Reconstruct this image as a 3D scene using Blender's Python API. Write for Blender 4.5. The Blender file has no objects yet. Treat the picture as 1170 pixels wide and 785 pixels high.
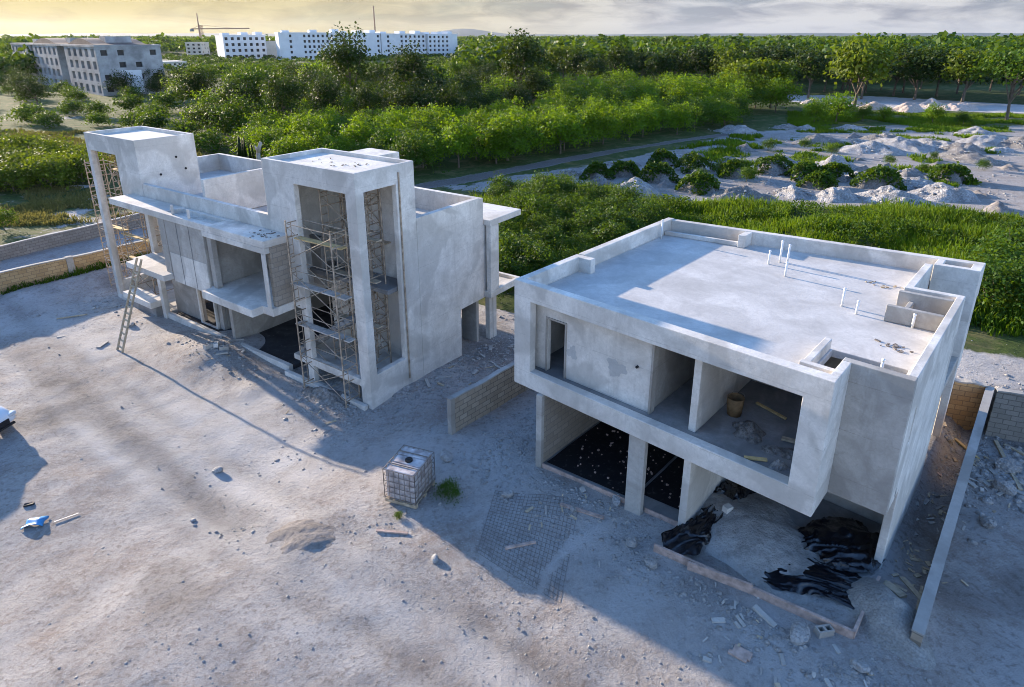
import bpy, bmesh, math, random
import numpy as np
from mathutils import Vector, Matrix
R = math.radians
random.seed(7); rng = np.random.default_rng(11)
sc = bpy.context.scene
COL = sc.collection

# ------------------------------------------------------------------ camera
FPX, CX, CY, PITCH, H = 728.87, 585.0, 287.87, R(18.64), 14.0
FW = np.array([0, math.cos(PITCH), -math.sin(PITCH)])
DN = np.array([0, -math.sin(PITCH), -math.cos(PITCH)])
cam = bpy.data.cameras.new('camera'); camo = bpy.data.objects.new('camera', cam); COL.objects.link(camo)
cam.sensor_width = 36; cam.lens = FPX / 1170 * 36
cam.shift_y = -(392.5 - CY) / 1170
cam.clip_start = .1; cam.clip_end = 20000
camo.location = (0, 0, H); camo.rotation_euler = (R(90) - PITCH, 0, 0)
sc.camera = camo

def px(x, y, z=0.0):
    """the point of the level z seen at photo pixel x, y (used to read the plan off the photograph)"""
    d = np.array([(x - CX) / FPX, 0, 0]) + DN * (y - CY) / FPX + FW
    t = (z - H) / d[2]
    return np.array([0, 0, H]) + t * d

# ------------------------------------------------------------------ noise and ground height
def sstep(a, b, x):
    t = np.clip((x - a) / (b - a), 0, 1); return t * t * (3 - 2 * t)
def _h(i, j, s):
    v = np.sin(i * 127.1 + j * 311.7 + s * 74.7) * 43758.5453
    return v - np.floor(v)
def vnoise(x, y, s=0):
    x = np.asarray(x, float); y = np.asarray(y, float)
    i = np.floor(x); j = np.floor(y); fx = x - i; fy = y - j
    fx = fx * fx * (3 - 2 * fx); fy = fy * fy * (3 - 2 * fy)
    return (_h(i, j, s) * (1 - fx) + _h(i + 1, j, s) * fx) * (1 - fy) + (_h(i, j + 1, s) * (1 - fx) + _h(i + 1, j + 1, s) * fx) * fy
def fbm(x, y, o=4, s=0):
    t = 0; a = .5
    for k in range(o):
        t = t + a * (vnoise(x, y, s + k * 3.3) - .5); x = x * 2.03 + 7.1; y = y * 2.03 - 3.7; a *= .5
    return t

aR = np.array([.7436, -.6686]); bR = np.array([.6686, .7436])
aL = np.array([.8223, -.5690]); bL = np.array([.5690, .8223])
K = .88                                                     # size of the near house against its first reading
OR = (aR * -14.0 + bR * 15.69) * K; ZR = 14 - 15.2 * K      # foot of the near house's front left corner
OL = np.array([-5.49, 21.83])                               # foot of the far house's near tower
def inR(x, y): return ((x - OR[0]) * aR[0] + (y - OR[1]) * aR[1], (x - OR[0]) * bR[0] + (y - OR[1]) * bR[1])
def inL(x, y): return ((x - OL[0]) * aL[0] + (y - OL[1]) * aL[1], (x - OL[0]) * bL[0] + (y - OL[1]) * bL[1])
BW0 = np.array([16.07, 20.75]); BWD = np.array([.915, -.403]); BWN = np.array([.403, .915])   # line of the retaining wall

def hbase(x, y):
    x = np.asarray(x, float); y = np.asarray(y, float)
    t = x * aR[0] + y * aR[1]
    h = .55 * sstep(-19.5, -13, t) * sstep(70, 40, y)
    u, v = inR(x, y)
    pit = sstep(10.6, 11.2, u) * sstep(1.5, 5, v)
    h = h - .45 * pit * sstep(40, 25, y)
    s = (x - BW0[0]) * BWN[0] + (y - BW0[1]) * BWN[1]
    al = (x - BW0[0]) * BWD[0] + (y - BW0[1]) * BWD[1]
    h = np.where((s > 0.1), h + (1.75 - h) * sstep(.1, .45, s) * sstep(-4.5, -1.0, al) * sstep(22, 10, s), h)
    # spoil thrown up along the kerb, and the raised gravel by the left wall
    ul, vl = inL(x, y)
    h = h + .16 * np.exp(-((vl + 1.3) / 1.0) ** 2) * sstep(-21, -14, ul) * sstep(-1, -4, ul) * (.4 + .9 * vnoise(x * .7, y * .7, 3)) * sstep(.15, -.6, vl)
    h = h + .55 * np.exp(-((ul + 24.2) / 2.2) ** 2) * sstep(-9, -3, vl) * sstep(12, 4, vl)
    for (mx, my, mr, mh) in MOUNDS_G:
        d2 = ((x - mx) ** 2 + (y - my) ** 2) / mr ** 2
        h = h + mh * np.exp(-d2)
    return h
MOUNDS_G = [tuple(px(345, 612, .2)[:2]) + (1.1, .05), tuple(px(255, 400, 0)[:2]) + (2.2, .35),
            tuple(px(410, 445, 0)[:2]) + (1.3, .3), tuple(px(640, 580, .5)[:2]) + (1.2, .15),
            tuple(px(1015, 700, .5)[:2]) + (1.0, .3), tuple(px(470, 420, .2)[:2]) + (2.0, .2)]
def hrough(x, y):
    near = sstep(75, 40, np.hypot(x, y))
    n = .16 * fbm(x * .35, y * .35, 3, 1) + .10 * fbm(x * 1.3, y * 1.3, 3, 9) * (.4 + .9 * vnoise(x * .2, y * .2, 5))
    # wheel tracks running down the yard
    q = (x + 13.0) * .60 + (y - 17.0) * .80
    n = n - .07 * np.exp(-((q - 3.3) / .35) ** 2) - .07 * np.exp(-((q - 1.5) / .35) ** 2)
    return n * near + (1 - near) * .5 * fbm(x * .05, y * .05, 3, 2)
def gh(x, y):
    ul_, vl_ = inL(x, y); u_, v_ = inR(x, y)
    k_ = 1 - .85 * sstep(-1.0, -.1, vl_) * sstep(9, 7, vl_) * sstep(-21.5, -20.5, ul_) * sstep(1.2, .2, ul_)
    k_ = k_ * (1 - .7 * sstep(-1.2, -.4, v_) * sstep(12, 10, v_) * sstep(.3, 1, u_) * sstep(11.3, 10.6, u_))
    return hbase(x, y) + hrough(x, y) * k_
def G(x, y):
    """ground point seen at photo pixel x, y"""
    z = 0.
    for _ in range(6):
        p = px(x, y, z); z = float(hbase(p[0], p[1]))
    return np.array([p[0], p[1], float(gh(p[0], p[1]))])

# ------------------------------------------------------------------ node helpers
def mat(name, rough=.9):
    m = bpy.data.materials.new(name); m.use_nodes = True
    nt = m.node_tree; b = nt.nodes['Principled BSDF']; b.inputs['Roughness'].default_value = rough
    b.inputs['Specular IOR Level'].default_value = .25
    return m, nt, b
def N(nt, t, **kw):
    n = nt.nodes.new(t)
    for k_, v_ in kw.items():
        if k_ in n.inputs: n.inputs[k_].default_value = v_
        else: setattr(n, k_, v_)
    return n
def noise(nt, scale, detail=4, rough=.55, vec=None, dist=0.):
    n = N(nt, 'ShaderNodeTexNoise', Scale=scale, Detail=detail, Roughness=rough, Distortion=dist)
    if vec is None:
        g = nt.nodes.get('pos') or N(nt, 'ShaderNodeNewGeometry', name='pos'); vec = g.outputs['Position']
    nt.links.new(vec, n.inputs['Vector']); return n.outputs['Fac']
def ramp(nt, fac, *stops):
    r = N(nt, 'ShaderNodeValToRGB'); e = r.color_ramp.elements
    while len(e) < len(stops): e.new(.5)
    for el, (p, c) in zip(e, stops):
        el.position = p; el.color = (c, c, c, 1) if not hasattr(c, '__len__') else (*c, 1)
    nt.links.new(fac, r.inputs[0]); return r.outputs[0]
def mix(nt, fac, a, b, mode='MIX'):
    m = N(nt, 'ShaderNodeMix', data_type='RGBA', blend_type=mode)
    for s, v in ((0, fac), (6, a), (7, b)):
        if hasattr(v, 'is_linked'): nt.links.new(v, m.inputs[s])
        else: m.inputs[s].default_value = v if s == 0 else (*v, 1)
    return m.outputs[2]
def bump(nt, b, hgt, strength=.4, dist=.02):
    n = N(nt, 'ShaderNodeBump', Strength=strength, Distance=dist)
    nt.links.new(hgt, n.inputs['Height']); nt.links.new(n.outputs[0], b.inputs['Normal'])
def math_(nt, op, a, b=0.):
    m = N(nt, 'ShaderNodeMath', operation=op)
    for s, v in ((0, a), (1, b)):
        if hasattr(v, 'is_linked'): nt.links.new(v, m.inputs[s])
        else: m.inputs[s].default_value = v
    return m.outputs[0]
def setc(nt, b, c): nt.links.new(c, b.inputs['Base Color'])
def locpos(nt):
    g = nt.nodes.get('objc') or N(nt, 'ShaderNodeTexCoord', name='objc'); return g.outputs['Object']

# ------------------------------------------------------------------ materials
def concrete(name, lo, hi, stain=(.25, .24, .22), stainamt=.5, streak=True, scale=1., patch=.5):
    m, nt, b = mat(name, .88)
    n1 = noise(nt, .9 * scale, 6, .65, dist=.6); n2 = noise(nt, 9 * scale, 5, .7); n3 = noise(nt, 60, 3, .7)
    c = mix(nt, ramp(nt, n1, (.32, 0), (.68, 1)), lo, hi)
    c = mix(nt, ramp(nt, n2, (.3, .25), (.7, 0)), c, tuple(v * .72 for v in lo))
    if streak:
        mp = N(nt, 'ShaderNodeMapping'); mp.inputs['Scale'].default_value = (2.2, 2.2, .22)
        g = nt.nodes.get('pos'); nt.links.new(g.outputs['Position'], mp.inputs[0])
        s = noise(nt, 1.1, 5, .7, mp.outputs[0], .6)
        c = mix(nt, math_(nt, 'MULTIPLY', ramp(nt, s, (.54, 0), (.80, 1)), stainamt * .8), c, stain)
    n4 = noise(nt, .35 * scale, 3, .5, dist=1.2)
    c = mix(nt, math_(nt, 'MULTIPLY', ramp(nt, n4, (.50, 0), (.56, 1)), patch), c, tuple(v * .70 for v in lo))
    n5 = noise(nt, 2.6 * scale, 6, .75, dist=1.); c = mix(nt, math_(nt, 'MULTIPLY', ramp(nt, n5, (.56, 0), (.70, 1)), .35), c, stain)
    tr = noise(nt, 3.2 * scale, 5, .6, dist=3.5)                                   # trowel sweeps
    c = mix(nt, ramp(nt, tr, (.35, .22), (.55, 0)), c, tuple(v * .8 for v in lo))
    if streak:                                                                    # pour joints, broken up
        g = nt.nodes.get('pos'); sz_ = N(nt, 'ShaderNodeSeparateXYZ'); nt.links.new(g.outputs['Position'], sz_.inputs[0])
        fr = math_(nt, 'FRACT', math_(nt, 'ADD', math_(nt, 'MULTIPLY', sz_.outputs[2], .78), math_(nt, 'MULTIPLY', n1, .05)))
        c = mix(nt, math_(nt, 'MULTIPLY', ramp(nt, fr, (.0, .55), (.022, 0)), ramp(nt, n5, (.40, 0), (.55, 1))), c, stain)
    setc(nt, b, c)
    bump(nt, b, math_(nt, 'ADD', math_(nt, 'ADD', n2, math_(nt, 'MULTIPLY', tr, .8)), math_(nt, 'MULTIPLY', n3, .5)), .4, .015)
    return m
M = {}
M['render_pale'] = concrete('pale_cement_render', (.53, .495, .445), (.80, .76, .70), (.33, .30, .265), .55)
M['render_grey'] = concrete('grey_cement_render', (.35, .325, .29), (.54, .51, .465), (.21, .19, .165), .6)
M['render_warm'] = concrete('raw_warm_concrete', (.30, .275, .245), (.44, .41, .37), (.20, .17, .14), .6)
M['roof_screed'] = concrete('roof_screed', (.44, .42, .395), (.64, .615, .58), (.34, .32, .30), .0, False, .9, .22)
M['render_patch'] = concrete('damp_render_patch', (.42, .41, .39), (.54, .53, .51), (.3, .3, .28), .3)
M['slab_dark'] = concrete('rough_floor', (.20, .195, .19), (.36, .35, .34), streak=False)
M['slab_black'] = concrete('shade_dark_floor', (.025, .025, .028), (.07, .07, .075), streak=False)  # near black: shade under the long house put into the floor colour
M['mortar'] = concrete('mortar_cap', (.36, .34, .31), (.50, .48, .45), streak=False)

def block_mat(name, c1, c2, mort, bw=.4, bh=.2, use=(0, 2)):
    m, nt, b = mat(name, .95)
    sx = N(nt, 'ShaderNodeSeparateXYZ'); nt.links.new(locpos(nt), sx.inputs[0])
    cb = N(nt, 'ShaderNodeCombineXYZ'); nt.links.new(sx.outputs[use[0]], cb.inputs[0]); nt.links.new(sx.outputs[use[1]], cb.inputs[1])
    br = N(nt, 'ShaderNodeTexBrick', Scale=1.0); br.inputs['Color1'].default_value = (*c1, 1); br.inputs['Color2'].default_value = (*c2, 1)
    br.inputs['Mortar'].default_value = (*mort, 1); br.inputs['Mortar Size'].default_value = .014
    br.inputs['Brick Width'].default_value = bw; br.inputs['Row Height'].default_value = bh
    nt.links.new(cb.outputs[0], br.inputs['Vector'])
    n = noise(nt, 1.1, 5, .7, dist=.5); n2 = noise(nt, 25, 4, .7)
    c = mix(nt, ramp(nt, n, (.45, 0), (.8, .5)), br.outputs[0], mort)
    c = mix(nt, ramp(nt, n2, (.3, .35), (.7, 0)), c, tuple(v * .5 for v in c1))
    setc(nt, b, c)
    bump(nt, b, math_(nt, 'SUBTRACT', math_(nt, 'MULTIPLY', n2, .6), br.outputs['Fac']), .6, .02)
    return m
M['block'] = block_mat('concrete_block', (.30, .255, .205), (.38, .33, .275), (.24, .215, .185), use=(1, 2))
M['block_front'] = block_mat('concrete_block_front', (.33, .27, .205), (.44, .375, .30), (.17, .15, .125), use=(0, 2))
M['block_warm'] = block_mat('earth_stained_block', (.42, .27, .13), (.54, .38, .20), (.26, .19, .12), use=(0, 2))
M['block_dull'] = block_mat('weathered_block', (.24, .22, .19), (.31, .285, .25), (.15, .14, .125), use=(0, 2))

def plain(name, c, rough=.6, metal=0., var=.3, sc_=8.):
    m, nt, b = mat(name, rough); b.inputs['Metallic'].default_value = metal
    n = noise(nt, sc_, 4, .6)
    setc(nt, b, mix(nt, ramp(nt, n, (.3, 0), (.7, 1)), tuple(v * (1 - var) for v in c), tuple(min(1, v * (1 + var)) for v in c)))
    return m
M['steel'] = plain('worn_scaffold_steel', (.36, .29, .22), .55, .25, .5, 5)
M['steel_white'] = plain('galvanised_steel', (.52, .50, .47), .5, .3, .3, 5)
M['plank'] = plain('weathered_plank', (.42, .34, .24), .85, 0, .35, 6)
M['plank_yellow'] = plain('new_pine_plank', (.55, .40, .19), .8, 0, .25, 6)
M['form_wood'] = plain('reddish_form_board', (.42, .31, .26), .85, 0, .35, 5)
M['pipe'] = plain('white_pvc', (.75, .75, .73), .4, 0, .06)
M['bucket'] = plain('dirty_white_plastic', (.62, .60, .56), .5, 0, .2)
M['bucket_brown'] = plain('cement_crusted_plastic', (.22, .14, .07), .7, 0, .3)
M['blue'] = plain('blue_plastic', (.06, .25, .50), .45, 0, .25)
M['dark'] = plain('dark_rubber', (.02, .02, .022), .7, 0, .2)
M['rod'] = plain('rusty_rebar', (.22, .195, .175), .8, .3, .3)
M['white_paint'] = plain('far_white_paint', (.68, .68, .68), .8, 0, .08, .2)
M['cream_paint'] = plain('far_cream_paint', (.58, .53, .45), .8, 0, .12, .2)
M['grey_paint'] = plain('unfinished_grey_plaster', (.33, .325, .32), .9, 0, .4, .3)
M['glass_dark'] = plain('dark_interior', (.03, .032, .036), .35, 0, .3, .5)
M['roof_brown'] = plain('brown_roof', (.16, .12, .10), .85, 0, .2, .5)
M['crane_red'] = plain('crane_red_paint', (.42, .26, .19), .6, 0, .1)
M['car_paint'] = plain('white_car_paint', (.74, .74, .75), .25, 0, .02)
M['car_glass'] = plain('car_glass', (.015, .018, .022), .08, 0, .1)
M['lamp'] = plain('headlight_lens', (.55, .57, .60), .1, 0, .1)
M['chrome'] = plain('chrome_trim', (.6, .6, .6), .2, .9, .1)

m, nt, b = mat('black_polythene', .2)
b.inputs['Specular IOR Level'].default_value = .6
n = noise(nt, 3.5, 5, .6, dist=1.5); n2 = noise(nt, 11, 4, .65, dist=1.)
setc(nt, b, mix(nt, ramp(nt, n, (.55, 0), (.85, .5)), (.005, .006, .009), (.022, .026, .036)))
bump(nt, b, math_(nt, 'ADD', n, math_(nt, 'MULTIPLY', n2, .6)), .5, .03); M['polythene'] = m
m, nt, b = mat('dusty_membrane', .75)
v = N(nt, 'ShaderNodeTexNoise', Scale=7., Detail=5.)
g = N(nt, 'ShaderNodeNewGeometry', name='pos'); nt.links.new(g.outputs['Position'], v.inputs['Vector'])
setc(nt, b, mix(nt, ramp(nt, v.outputs['Fac'], (.58, 0), (.75, .5)), (.008, .008, .010), (.10, .095, .09))); M['membrane'] = m

m, nt, b = mat('translucent_tank_plastic', .45)
n = noise(nt, 4, 3); setc(nt, b, mix(nt, ramp(nt, n, (.35, 0), (.65, 1)), (.30, .26, .25), (.60, .56, .55))); M['tank'] = m

def rubble_mat(name, lo, hi, dk, sc_=3., cells=1.):
    m, nt, b = mat(name, .95)
    vo = N(nt, 'ShaderNodeTexVoronoi', Scale=sc_ * 2.2); g = N(nt, 'ShaderNodeNewGeometry', name='pos'); nt.links.new(g.outputs['Position'], vo.inputs['Vector'])
    n = noise(nt, sc_ * .35, 5, .65); n2 = noise(nt, sc_ * 8, 3, .7)
    c = mix(nt, ramp(nt, n, (.35, 0), (.65, 1)), lo, hi)
    n3 = noise(nt, sc_ * 2.5, 6, .75); c = mix(nt, ramp(nt, n3, (.45, 0), (.68, .8)), c, dk)
    if cells: c = mix(nt, ramp(nt, vo.outputs['Distance'], (.35, 0), (.8, .5 * cells)), c, dk)
    setc(nt, b, c); bump(nt, b, math_(nt, 'SUBTRACT', math_(nt, 'ADD', math_(nt, 'MULTIPLY', n2, .4), n3), math_(nt, 'MULTIPLY', vo.outputs['Distance'], cells)), 1., .10)
    return m
M['rubble_white'] = rubble_mat('white_limestone_rubble', (.30, .29, .28), (.58, .565, .55), (.16, .145, .135))
M['rubble_grey'] = rubble_mat('grey_rubble', (.20, .185, .17), (.38, .36, .34), (.11, .10, .09))
M['rubble_pink'] = rubble_mat('pink_sand', (.46, .38, .33), (.60, .50, .44), (.36, .29, .25), 1.)
M['stone'] = rubble_mat('broken_stone', (.40, .38, .36), (.60, .585, .57), (.34, .325, .31), 5.)
M['sand'] = rubble_mat('grey_sand', (.30, .285, .265), (.42, .40, .38), (.17, .16, .15), 1.2, 0.)
M['gravel'] = rubble_mat('pale_gravel', (.36, .35, .33), (.54, .53, .50), (.26, .25, .235), 7., .6)
M['soil'] = rubble_mat('grey_soil', (.20, .18, .165), (.34, .31, .29), (.13, .115, .105), 3., 0.)

# ground: colours laid out by the plan painted on the sheet (vegetation, white dust, dark soil)
m, nt, b = mat('ground', .97)
at = N(nt, 'ShaderNodeAttribute', attribute_name='zone'); sp = N(nt, 'ShaderNodeSeparateColor'); nt.links.new(at.outputs['Color'], sp.inputs[0])
n0 = noise(nt, .22, 5, .6, dist=.8); n1 = noise(nt, 1.0, 6, .65, dist=.4); n2 = noise(nt, 5.5, 5, .7); n3 = noise(nt, 30, 4, .75)
c = mix(nt, ramp(nt, n1, (.34, 0), (.66, 1)), (.30, .265, .24), (.45, .415, .39))
c = mix(nt, ramp(nt, n0, (.38, 0), (.60, .8)), c, (.53, .51, .495))
c = mix(nt, ramp(nt, n2, (.50, 0), (.66, .6)), c, (.17, .135, .11))
nb = noise(nt, .45, 6, .7, dist=1.2); c = mix(nt, ramp(nt, nb, (.50, 0), (.66, .55)), c, (.27, .21, .175))
n6 = noise(nt, 14, 5, .8); c = mix(nt, ramp(nt, n6, (.56, 0), (.68, .7)), c, (.60, .585, .57)); c = mix(nt, ramp(nt, n6, (.32, .6), (.44, 0)), c, (.22, .195, .175))
c = mix(nt, ramp(nt, n3, (.58, 0), (.68, .7)), c, (.64, .62, .60))
c = mix(nt, ramp(nt, n3, (.30, .5), (.40, 0)), c, (.13, .11, .095))
dust = math_(nt, 'MULTIPLY', sp.outputs[1], ramp(nt, n1, (.3, .35), (.6, 1)))
c = mix(nt, dust, c, (.54, .53, .525))
dk = math_(nt, 'MULTIPLY', sp.outputs[2], ramp(nt, n2, (.25, .7), (.7, 1)))
c = mix(nt, dk, c, (.12, .105, .095))
vn = noise(nt, .5, 5, .7, dist=.5); vn2 = noise(nt, 3.5, 4, .7)
vg = mix(nt, ramp(nt, vn2, (.3, 0), (.7, 1)), (.028, .050, .010), (.075, .110, .020))
vg = mix(nt, ramp(nt, vn, (.48, 0), (.66, .8)), vg, (.17, .15, .07))
va = ramp(nt, math_(nt, 'ADD', sp.outputs[0], math_(nt, 'MULTIPLY', math_(nt, 'SUBTRACT', n1, .5), .9)), (.40, 0), (.58, 1))
c = mix(nt, va, c, vg)
setc(nt, b, c)
bump(nt, b, math_(nt, 'ADD', math_(nt, 'ADD', math_(nt, 'MULTIPLY', n2, 1.1), math_(nt, 'MULTIPLY', n6, .7)), math_(nt, 'MULTIPLY', n3, .5)), 1., .11); M['ground'] = m

def leaf_mat(name, c1, c2, trans=(.20, .26, .02), tw=.35, hv=.06):
    m, nt, b = mat(name, .6); b.inputs['Specular IOR Level'].default_value = .2
    oi = N(nt, 'ShaderNodeObjectInfo'); at = N(nt, 'ShaderNodeAttribute', attribute_name='tint')
    f = math_(nt, 'ADD', math_(nt, 'MULTIPLY', at.outputs['Fac'], .75), math_(nt, 'MULTIPLY', oi.outputs['Random'], .35))
    c = mix(nt, f, c1, c2); setc(nt, b, c)
    t = N(nt, 'ShaderNodeBsdfTranslucent'); nt.links.new(mix(nt, f, tuple(v * .6 for v in trans), trans), t.inputs[0])
    ms = N(nt, 'ShaderNodeMixShader'); ms.inputs[0].default_value = tw
    nt.links.new(b.outputs[0], ms.inputs[1]); nt.links.new(t.outputs[0], ms.inputs[2])
    nt.links.new(ms.outputs[0], nt.nodes['Material Output'].inputs[0]); return m
M['leaf_bright'] = leaf_mat('bright_leaves', (.007, .034, .002), (.10, .205, .004), (.30, .44, .006), .34)
M['leaf_mid'] = leaf_mat('mid_green_leaves', (.006, .026, .003), (.052, .115, .005), (.16, .25, .007), .3)
M['leaf_dark'] = leaf_mat('dark_leaves', (.006, .018, .003), (.026, .055, .005), (.08, .12, .006), .28)
M['leaf_olive'] = leaf_mat('olive_leaves', (.03, .06, .005), (.11, .15, .009), (.20, .26, .01), .36)
M['grass'] = leaf_mat('tall_grass', (.014, .048, .003), (.085, .16, .006), (.20, .30, .007), .38)
M['leaf_dry'] = leaf_mat('dry_grass_blades', (.075, .08, .02), (.20, .18, .06), (.25, .22, .05), .3)
M['bark'] = plain('bark', (.14, .11, .085), .95, 0, .35, 3)
M['bark_pale'] = plain('pale_dead_bark', (.42, .37, .30), .95, 0, .3, 3)

# ------------------------------------------------------------------ object helpers
def link(name, me, m=None, parent=None):
    o = bpy.data.objects.new(name, me); COL.objects.link(o)
    if m is not None and not me.materials: me.materials.append(M[m] if isinstance(m, str) else m)
    if parent is not None: o.parent = parent
    return o
def tag(o, label, cat, group=None, kind=None):
    if label: o['label'] = label
    if cat: o['category'] = cat
    if group: o['group'] = group
    if kind: o['kind'] = kind
    return o
def empty(name, loc, rz=0., label=None, cat=None, group=None):
    o = bpy.data.objects.new(name, None); COL.objects.link(o); o.location = loc; o.rotation_euler = (0, 0, rz)
    o.empty_display_size = .3
    return tag(o, label, cat, group)
def bevel(o, w=.02, seg=2):
    md = o.modifiers.new('bevel', 'BEVEL'); md.width = w; md.segments = seg; md.limit_method = 'ANGLE'; md.angle_limit = R(40)
    return o
def mesh_from(name, V, F, smooth=False):
    me = bpy.data.meshes.new(name); me.from_pydata([tuple(v) for v in V], [], [tuple(f) for f in F]); me.update()
    if smooth: me.polygons.foreach_set('use_smooth', [True] * len(me.polygons))
    return me
def quads_np(name, V, smooth=False, tint=None):
    """V: (n,4,3) array of loose quads"""
    n = len(V); me = bpy.data.meshes.new(name)
    me.vertices.add(n * 4); me.vertices.foreach_set('co', np.ascontiguousarray(V, np.float32).ravel())
    me.loops.add(n * 4); me.loops.foreach_set('vertex_index', np.arange(n * 4, dtype=np.int32))
    me.polygons.add(n); me.polygons.foreach_set('loop_start', np.arange(0, n * 4, 4, dtype=np.int32))
    me.update(calc_edges=True); me.validate()
    if tint is not None:
        a = me.attributes.new('tint', 'FLOAT', 'FACE'); a.data.foreach_set('value', np.ascontiguousarray(tint, np.float32))
    return me

def solid(ops, warp=None, name='solid', jitter=0.):
    """rectilinear solid: ops = [(+1|-1, (x0,x1,y0,y1,z0,z1)), ...] -> one watertight mesh"""
    X = sorted({round(v, 4) for s, b_ in ops for v in b_[:2]}); Y = sorted({round(v, 4) for s, b_ in ops for v in b_[2:4]}); Z = sorted({round(v, 4) for s, b_ in ops for v in b_[4:]})
    occ = np.zeros((len(X) + 1, len(Y) + 1, len(Z) + 1), bool)
    ix = lambda A, v: A.index(round(v, 4))
    for s, b_ in ops:
        occ[ix(X, b_[0]) + 1:ix(X, b_[1]) + 1, ix(Y, b_[2]) + 1:ix(Y, b_[3]) + 1, ix(Z, b_[4]) + 1:ix(Z, b_[5]) + 1] = s > 0
    V = {}; F = []
    def vid(i, j, k):
        if (i, j, k) not in V: V[(i, j, k)] = len(V)
        return V[(i, j, k)]
    for i, j, k in np.argwhere(occ):
        i0, j0, k0 = i - 1, j - 1, k - 1
        if not occ[i - 1, j, k]: F.append([vid(i0, j0, k0), vid(i0, j0, k), vid(i0, j, k), vid(i0, j, k0)])
        if not occ[i + 1, j, k]: F.append([vid(i, j0, k0), vid(i, j, k0), vid(i, j, k), vid(i, j0, k)])
        if not occ[i, j - 1, k]: F.append([vid(i0, j0, k0), vid(i, j0, k0), vid(i, j0, k), vid(i0, j0, k)])
        if not occ[i, j + 1, k]: F.append([vid(i0, j, k0), vid(i0, j, k), vid(i, j, k), vid(i, j, k0)])
        if not occ[i, j, k - 1]: F.append([vid(i0, j0, k0), vid(i0, j, k0), vid(i, j, k0), vid(i, j0, k0)])
        if not occ[i, j, k + 1]: F.append([vid(i0, j0, k), vid(i, j0, k), vid(i, j, k), vid(i0, j, k)])
    P = [(X[i], Y[j], Z[k]) for (i, j, k) in V]
    if warp: P = [warp(*p) for p in P]
    return mesh_from(name, P, F)
def box(*b_): return [(1, b_)]

class MB:
    """collects bars, boxes and tubes into one mesh"""
    def __init__(s): s.V = []; s.F = []
    def add(s, V, F):
        o = len(s.V); s.V += [tuple(v) for v in V]; s.F += [tuple(i + o for i in f) for f in F]; return s
    def tube(s, a, b_, r=.02, n=6, r2=None):
        a = Vector(a); b_ = Vector(b_); d = (b_ - a)
        if d.length < 1e-6: return s
        d.normalize(); q = d.orthogonal().normalized(); w = d.cross(q); r2 = r if r2 is None else r2
        V = [a + (q * math.cos(t) + w * math.sin(t)) * r for t in [2 * math.pi * i / n for i in range(n)]] + \
            [b_ + (q * math.cos(t) + w * math.sin(t)) * r2 for t in [2 * math.pi * i / n for i in range(n)]]
        F = [(i, (i + 1) % n, n + (i + 1) % n, n + i) for i in range(n)] + [tuple(range(n))[::-1], tuple(range(n, 2 * n))]
        return s.add(V, F)
    def bar(s, a, b_, w=.1, h=.03, up=(0, 0, 1)):
        a = Vector(a); b_ = Vector(b_); d = (b_ - a).normalized(); u = Vector(up)
        r_ = d.cross(u)
        if r_.length < 1e-4: r_ = d.orthogonal()
        r_.normalize(); u = r_.cross(d).normalized()
        V = [p + r_ * (sx * w / 2) + u * (sz * h / 2) for p in (a, b_) for sx, sz in ((-1, -1), (1, -1), (1, 1), (-1, 1))]
        return s.add(V, [(0, 1, 2, 3)[::-1], (4, 5, 6, 7), (0, 1, 5, 4), (1, 2, 6, 5), (2, 3, 7, 6), (3, 0, 4, 7)])
    def box(s, x0, x1, y0, y1, z0, z1):
        V = [(x, y, z) for z in (z0, z1) for x, y in ((x0, y0), (x1, y0), (x1, y1), (x0, y1))]
        return s.add(V, [(3, 2, 1, 0), (4, 5, 6, 7), (0, 1, 5, 4), (1, 2, 6, 5), (2, 3, 7, 6), (3, 0, 4, 7)])
    def lathe(s, prof, c=(0, 0, 0), n=16):
        V = [(c[0] + r_ * math.cos(2 * math.pi * i / n), c[1] + r_ * math.sin(2 * math.pi * i / n), c[2] + z) for r_, z in prof for i in range(n)]
        F = [(k * n + i, k * n + (i + 1) % n, (k + 1) * n + (i + 1) % n, (k + 1) * n + i) for k in range(len(prof) - 1) for i in range(n)]
        return s.add(V, F)
    def build(s, name, m, parent=None, smooth=False): return link(name, mesh_from(name, s.V, s.F, smooth), m, parent)

# =====================================================================================  GROUND SHEET
def axis(dlo, dhi, d, mlo, mhi, m_, flo, fhi, g=1.11):
    """grid lines: step d inside [dlo, dhi], m_ inside [mlo, mhi], then widening to the far limits"""
    a = list(np.arange(dlo, dhi, d)); a += list(np.arange(a[-1] + m_, mhi, m_)); s_ = m_
    while a[-1] < fhi: s_ *= g; a.append(a[-1] + s_)
    p = list(np.arange(dlo - m_, mlo, -m_)); s_ = m_; q_ = p[-1] if p else dlo
    while q_ > flo: s_ *= g; q_ -= s_; p.append(q_)
    return np.array(p[::-1] + a)
gx = axis(-34, 28, .17, -75, 120, .5, -6000, 6000); gy = axis(6, 46, .17, 5, 150, .5, -300, 9000)
XX, YY = np.meshgrid(gx, gy, indexing='ij')
def inpoly(X, Y, poly):
    r = np.zeros(X.shape, bool); j = len(poly) - 1
    for i in range(len(poly)):
        xi, yi = poly[i]; xj, yj = poly[j]
        r ^= ((yi > Y) != (yj > Y)) & (X < (xj - xi) * (Y - yi) / (yj - yi + 1e-12) + xi); j = i
    return r
def gpoly(pts): return [tuple(px(x, y, 0)[:2]) for x, y in pts]
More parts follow.
